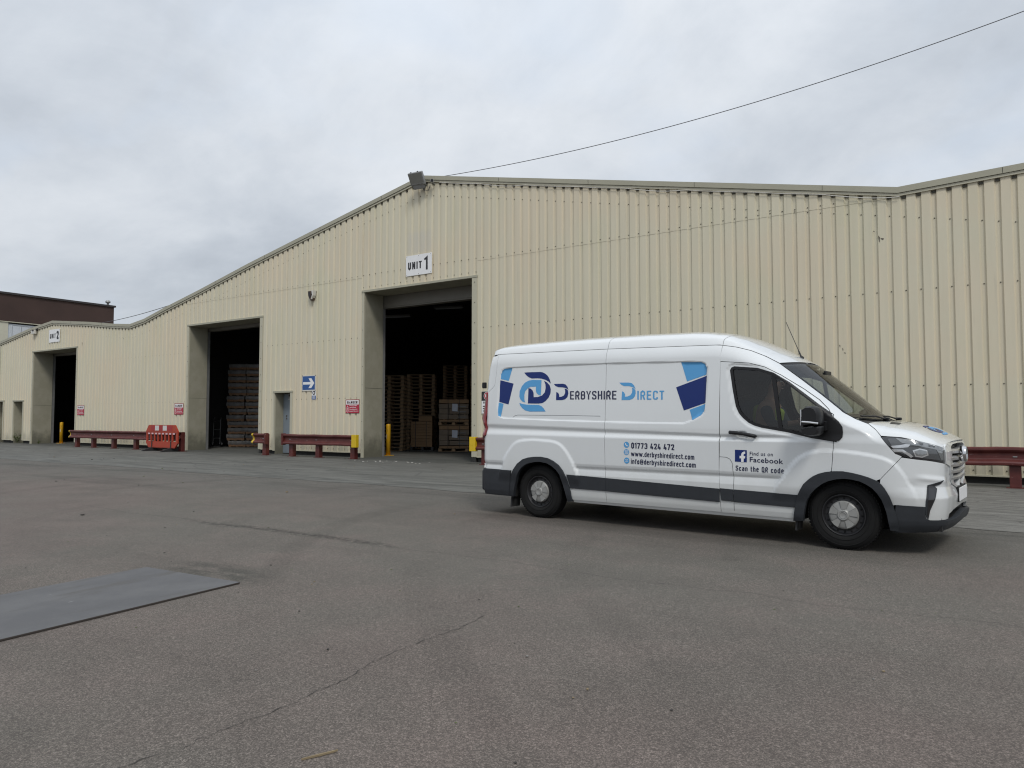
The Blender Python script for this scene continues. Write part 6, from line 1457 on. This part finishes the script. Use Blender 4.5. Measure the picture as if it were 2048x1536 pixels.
# ---------------------------------------------------------------- goods inside the warehouse
def pallet_mesh():
    m = MB()
    for y in (-.45, -.225, 0, .225, .45): m.bxx(-.60, .60, y-.05, y+.05, .122, .144, 'old_timber')
    for x in (-.55, 0, .55): m.bxx(x-.05, x+.05, -.50, .50, .100, .121, 'old_timber')
    for x in (-.53, 0, .53):
        for y in (-.45, 0, .45): m.bxx(x-.07, x+.07, y-.05, y+.05, .022, .099, 'timber')
    for y in (-.45, 0, .45): m.bxx(-.60, .60, y-.05, y+.05, 0.0, .021, 'old_timber')
    return m
PAL = pallet_mesh().build('pallet'); PAL['category'] = 'pallet'; used = [False]
def pallet(loc, rz, label, group):
    if not used[0]: o = PAL; used[0] = True
    else: o = PAL.copy(); COL.objects.link(o)
    o.location = loc; o.rotation_euler = (0, 0, rz); tag(o, label, 'pallet', group); return o
def carton_load(loc, rz, label, seed):
    t = thing('carton_load', label, 'goods', loc, rz, 'carton loads inside the tallest door'); rn = random.Random(seed); z = 0
    for i in range(5):
        h = (.10, .21, .21, .21, .17)[i]; m = MB(); x = -.60+rn.uniform(0, .03); n = 1 if i in (0, 4) else 3
        for k in range(n):
            w = 1.2/n; m.bxx(x+k*w+.004, x+(k+1)*w-.006, -.48+rn.uniform(0, .04), .48, z+.002, z+h-rn.uniform(.004, .03), 'carton' if i in (0, 4) else 'carton_grey', Matrix.Rotation(rn.uniform(-.015, .015), 4, 'Z'), .008)
        m.build('carton_layer', t); z += h
    m = MB()
    for x in (-.22, .24): m.bxx(x-.008, x+.008, -.495, -.488, .0, z, 'black')
    for k in range(3): m.bxx(.18, .50, -.494, -.490, .16+k*.21, .20+k*.21, 'wrap')
    m.build('strap', t)
    m = MB(); m.add([(-.06, -.500, .42), (.16, -.500, .40), (.17, -.500, .70), (-.05, -.500, .72)], [(0, 1, 2, 3)], 'paper'); m.build('paper_label', t); return t
ang = R(33.9)
for k, lv in enumerate(('lower', 'upper')):
    b = Vector((-5.25, 5.62, k*1.05)); pallet(b, ang, 'pale pallet under the %s carton load right of the bollard' % lv, 'pallets under the carton loads')
    carton_load(b+Vector((0, 0, .146)), ang, '%s carton load with a white paper label, right side of the tallest door' % lv, 5+k)
t = thing('strapped_stack', 'brown strapped stack of flat packs in the middle of the tallest door', 'goods', (-6.84, 5.57, 0.0), ang)
m = MB(); rn = random.Random(2)
for k in range(9):
    m.bxx(-.48+rn.uniform(0, .02), .40, -.45+rn.uniform(0, .02), .45, .16+k*.115, .16+k*.115+.108, 'carton')
m.build('flat_packs', t); m = MB(); m.bxx(-.16, .40, -.44, .40, 1.20, 1.42, 'carton', None, .01); m.build('top_carton', t)
m = MB()
for x in (-.28, .16): m.bxx(x-.012, x+.012, -.462, -.455, .1, 1.20, 'black')
m.build('strap', t); m = MB(); m.bxx(-.5, .45, -.45, .45, 0, .03, 'black'); 
for x in (-.45, 0, .4): m.bxx(x-.05, x+.05, -.45, .45, .03, .15, 'black')
m.build('base', t)
def stack(x, y, rz, n, where):
    rn = random.Random(int(x*100))
    for k in range(n): pallet((x+rn.uniform(-.02, .02), y+rn.uniform(-.02, .02), k*.1465), rz+rn.uniform(-.03, .03), where, 'empty pallets in tall stacks')
stack(-7.75, 4.55, ang, 21, 'empty pallet in the tall stack behind the bollard')
stack(-7.75, 6.5, ang, 22, 'empty pallet in the middle tall stack, behind the strapped flat packs')
stack(-9.6, 11.2, ang, 27, 'empty pallet in the highest stack, behind the carton loads')
stack(-8.5, 12.0, ang, 27, 'empty pallet in the highest stack, behind the carton loads')
# shrink-wrapped board packs behind the second door
def pack_proto():
    t = thing('wrapped_pack', 'x', 'goods', (0, 0, 0)); m = MB(); rn = random.Random(4); n = 24
    m.bxx(-.40, .40, -.58, .58, .03, .140, 'board_brown', None, .006); m.build('boards', t)
    w = MB(); vs = []; fs = []
    for i in range(n+1):
        x = -.415+.83*i/n
        for z, dy in ((.125, 0), (.18, .025), (.25, .02), (.29, -.01)): vs.append((x+rn.uniform(-.008, .008), -.59-dy*rn.uniform(.3, 1.3), z+rn.uniform(-.018, .018)))
    for i in range(n):
        for k in range(3): fs.append((i*4+k, i*4+k+1, i*4+k+5, i*4+k+4))
    w.add(vs, fs, 'wrap', True); w.bxx(-.41, .41, -.58, .58, .142, .285, 'wrap', None, .03); w.build('plastic_wrap', t)
    s = MB()
    for x in (-.32, 0, .32): s.bxx(x-.05, x+.05, -.57, .57, 0, .029, 'old_timber')
    s.build('bearer', t); return t
pk = pack_proto(); first = True
for col, (x, y) in enumerate(((-16.52, 3.72), (-15.82, 4.19))):
    for k in range(13):
        rn = random.Random(k*7+col); loc = (x+rn.uniform(-.045, .045), y+rn.uniform(-.06, .06), k*.297); lab = 'shrink-wrapped board pack in the %s column inside the second door' % ('left' if col == 0 else 'right')
        if first: pk.location = loc; pk.rotation_euler = (0, 0, ang); pk['label'] = lab; pk['group'] = 'wrapped packs inside the second door'; first = False
        else: dup(pk, loc, ang+rn.uniform(-.06, .06), lab, 'wrapped packs inside the second door')
ht = thing('hand_truck', 'upright hand truck with one small wheel beside the wrapped packs', 'hand truck', (-17.35, 3.0, 0), ang)
m = MB()
for x in (-.16, .16): m.tube([(x, 0, .12), (x, .05, 1.25), (x, .15, 1.38)], .016, 'galv', 8)
for z in (.4, .8, 1.2): m.tube([(-.16, .02, z), (.16, .02, z)], .012, 'galv', 6)
m.build('frame', ht); m = MB(); m.bxx(-.2, .2, -.28, 0, .01, .03, 'galv'); m.build('toe_plate', ht)
for x in (-.22, .22): m = MB(); m.lathe([(.0, -.025), (.11, -.025), (.13, -.01), (.13, .01), (.11, .025), (0, .025)], 'rubber', 20, Matrix.Translation((x, .05, .13)) @ Matrix.Rotation(R(90), 4, 'Y')); m.lathe([(.0, .03), (.06, .03), (.06, -.03), (0, -.03)], 'white', 14, Matrix.Translation((x, .05, .13)) @ Matrix.Rotation(R(90), 4, 'Y')); m.build('wheel', ht)
for (x, y, z), lab in (((-11.6, 9.0, 6.35), 'hanging strip light seen at the left of the tallest door'), ((-8.7, 9.5, 6.6), 'faint strip light hanging at the right of the tallest door')):
    t = thing('strip_light', lab, 'ceiling light', (x, y, z), 0.3, 'strip lights in the dark hall'); m = MB(); m.bxx(-.75, .75, -.10, .10, .02, .10, 'lamp_case'); m.tube([(-.5, 0, .1), (-.5, 0, 1.0)], .008, 'cable', 5); m.tube([(.5, 0, .1), (.5, 0, 1.0)], .008, 'cable', 5); m.build('casing', t)
    m = MB()
    for y_ in (-.05, .05): m.tube([(-.70, y_, 0), (.70, y_, 0)], .018, 'tube_light', 8)
    m.build('tube', t)
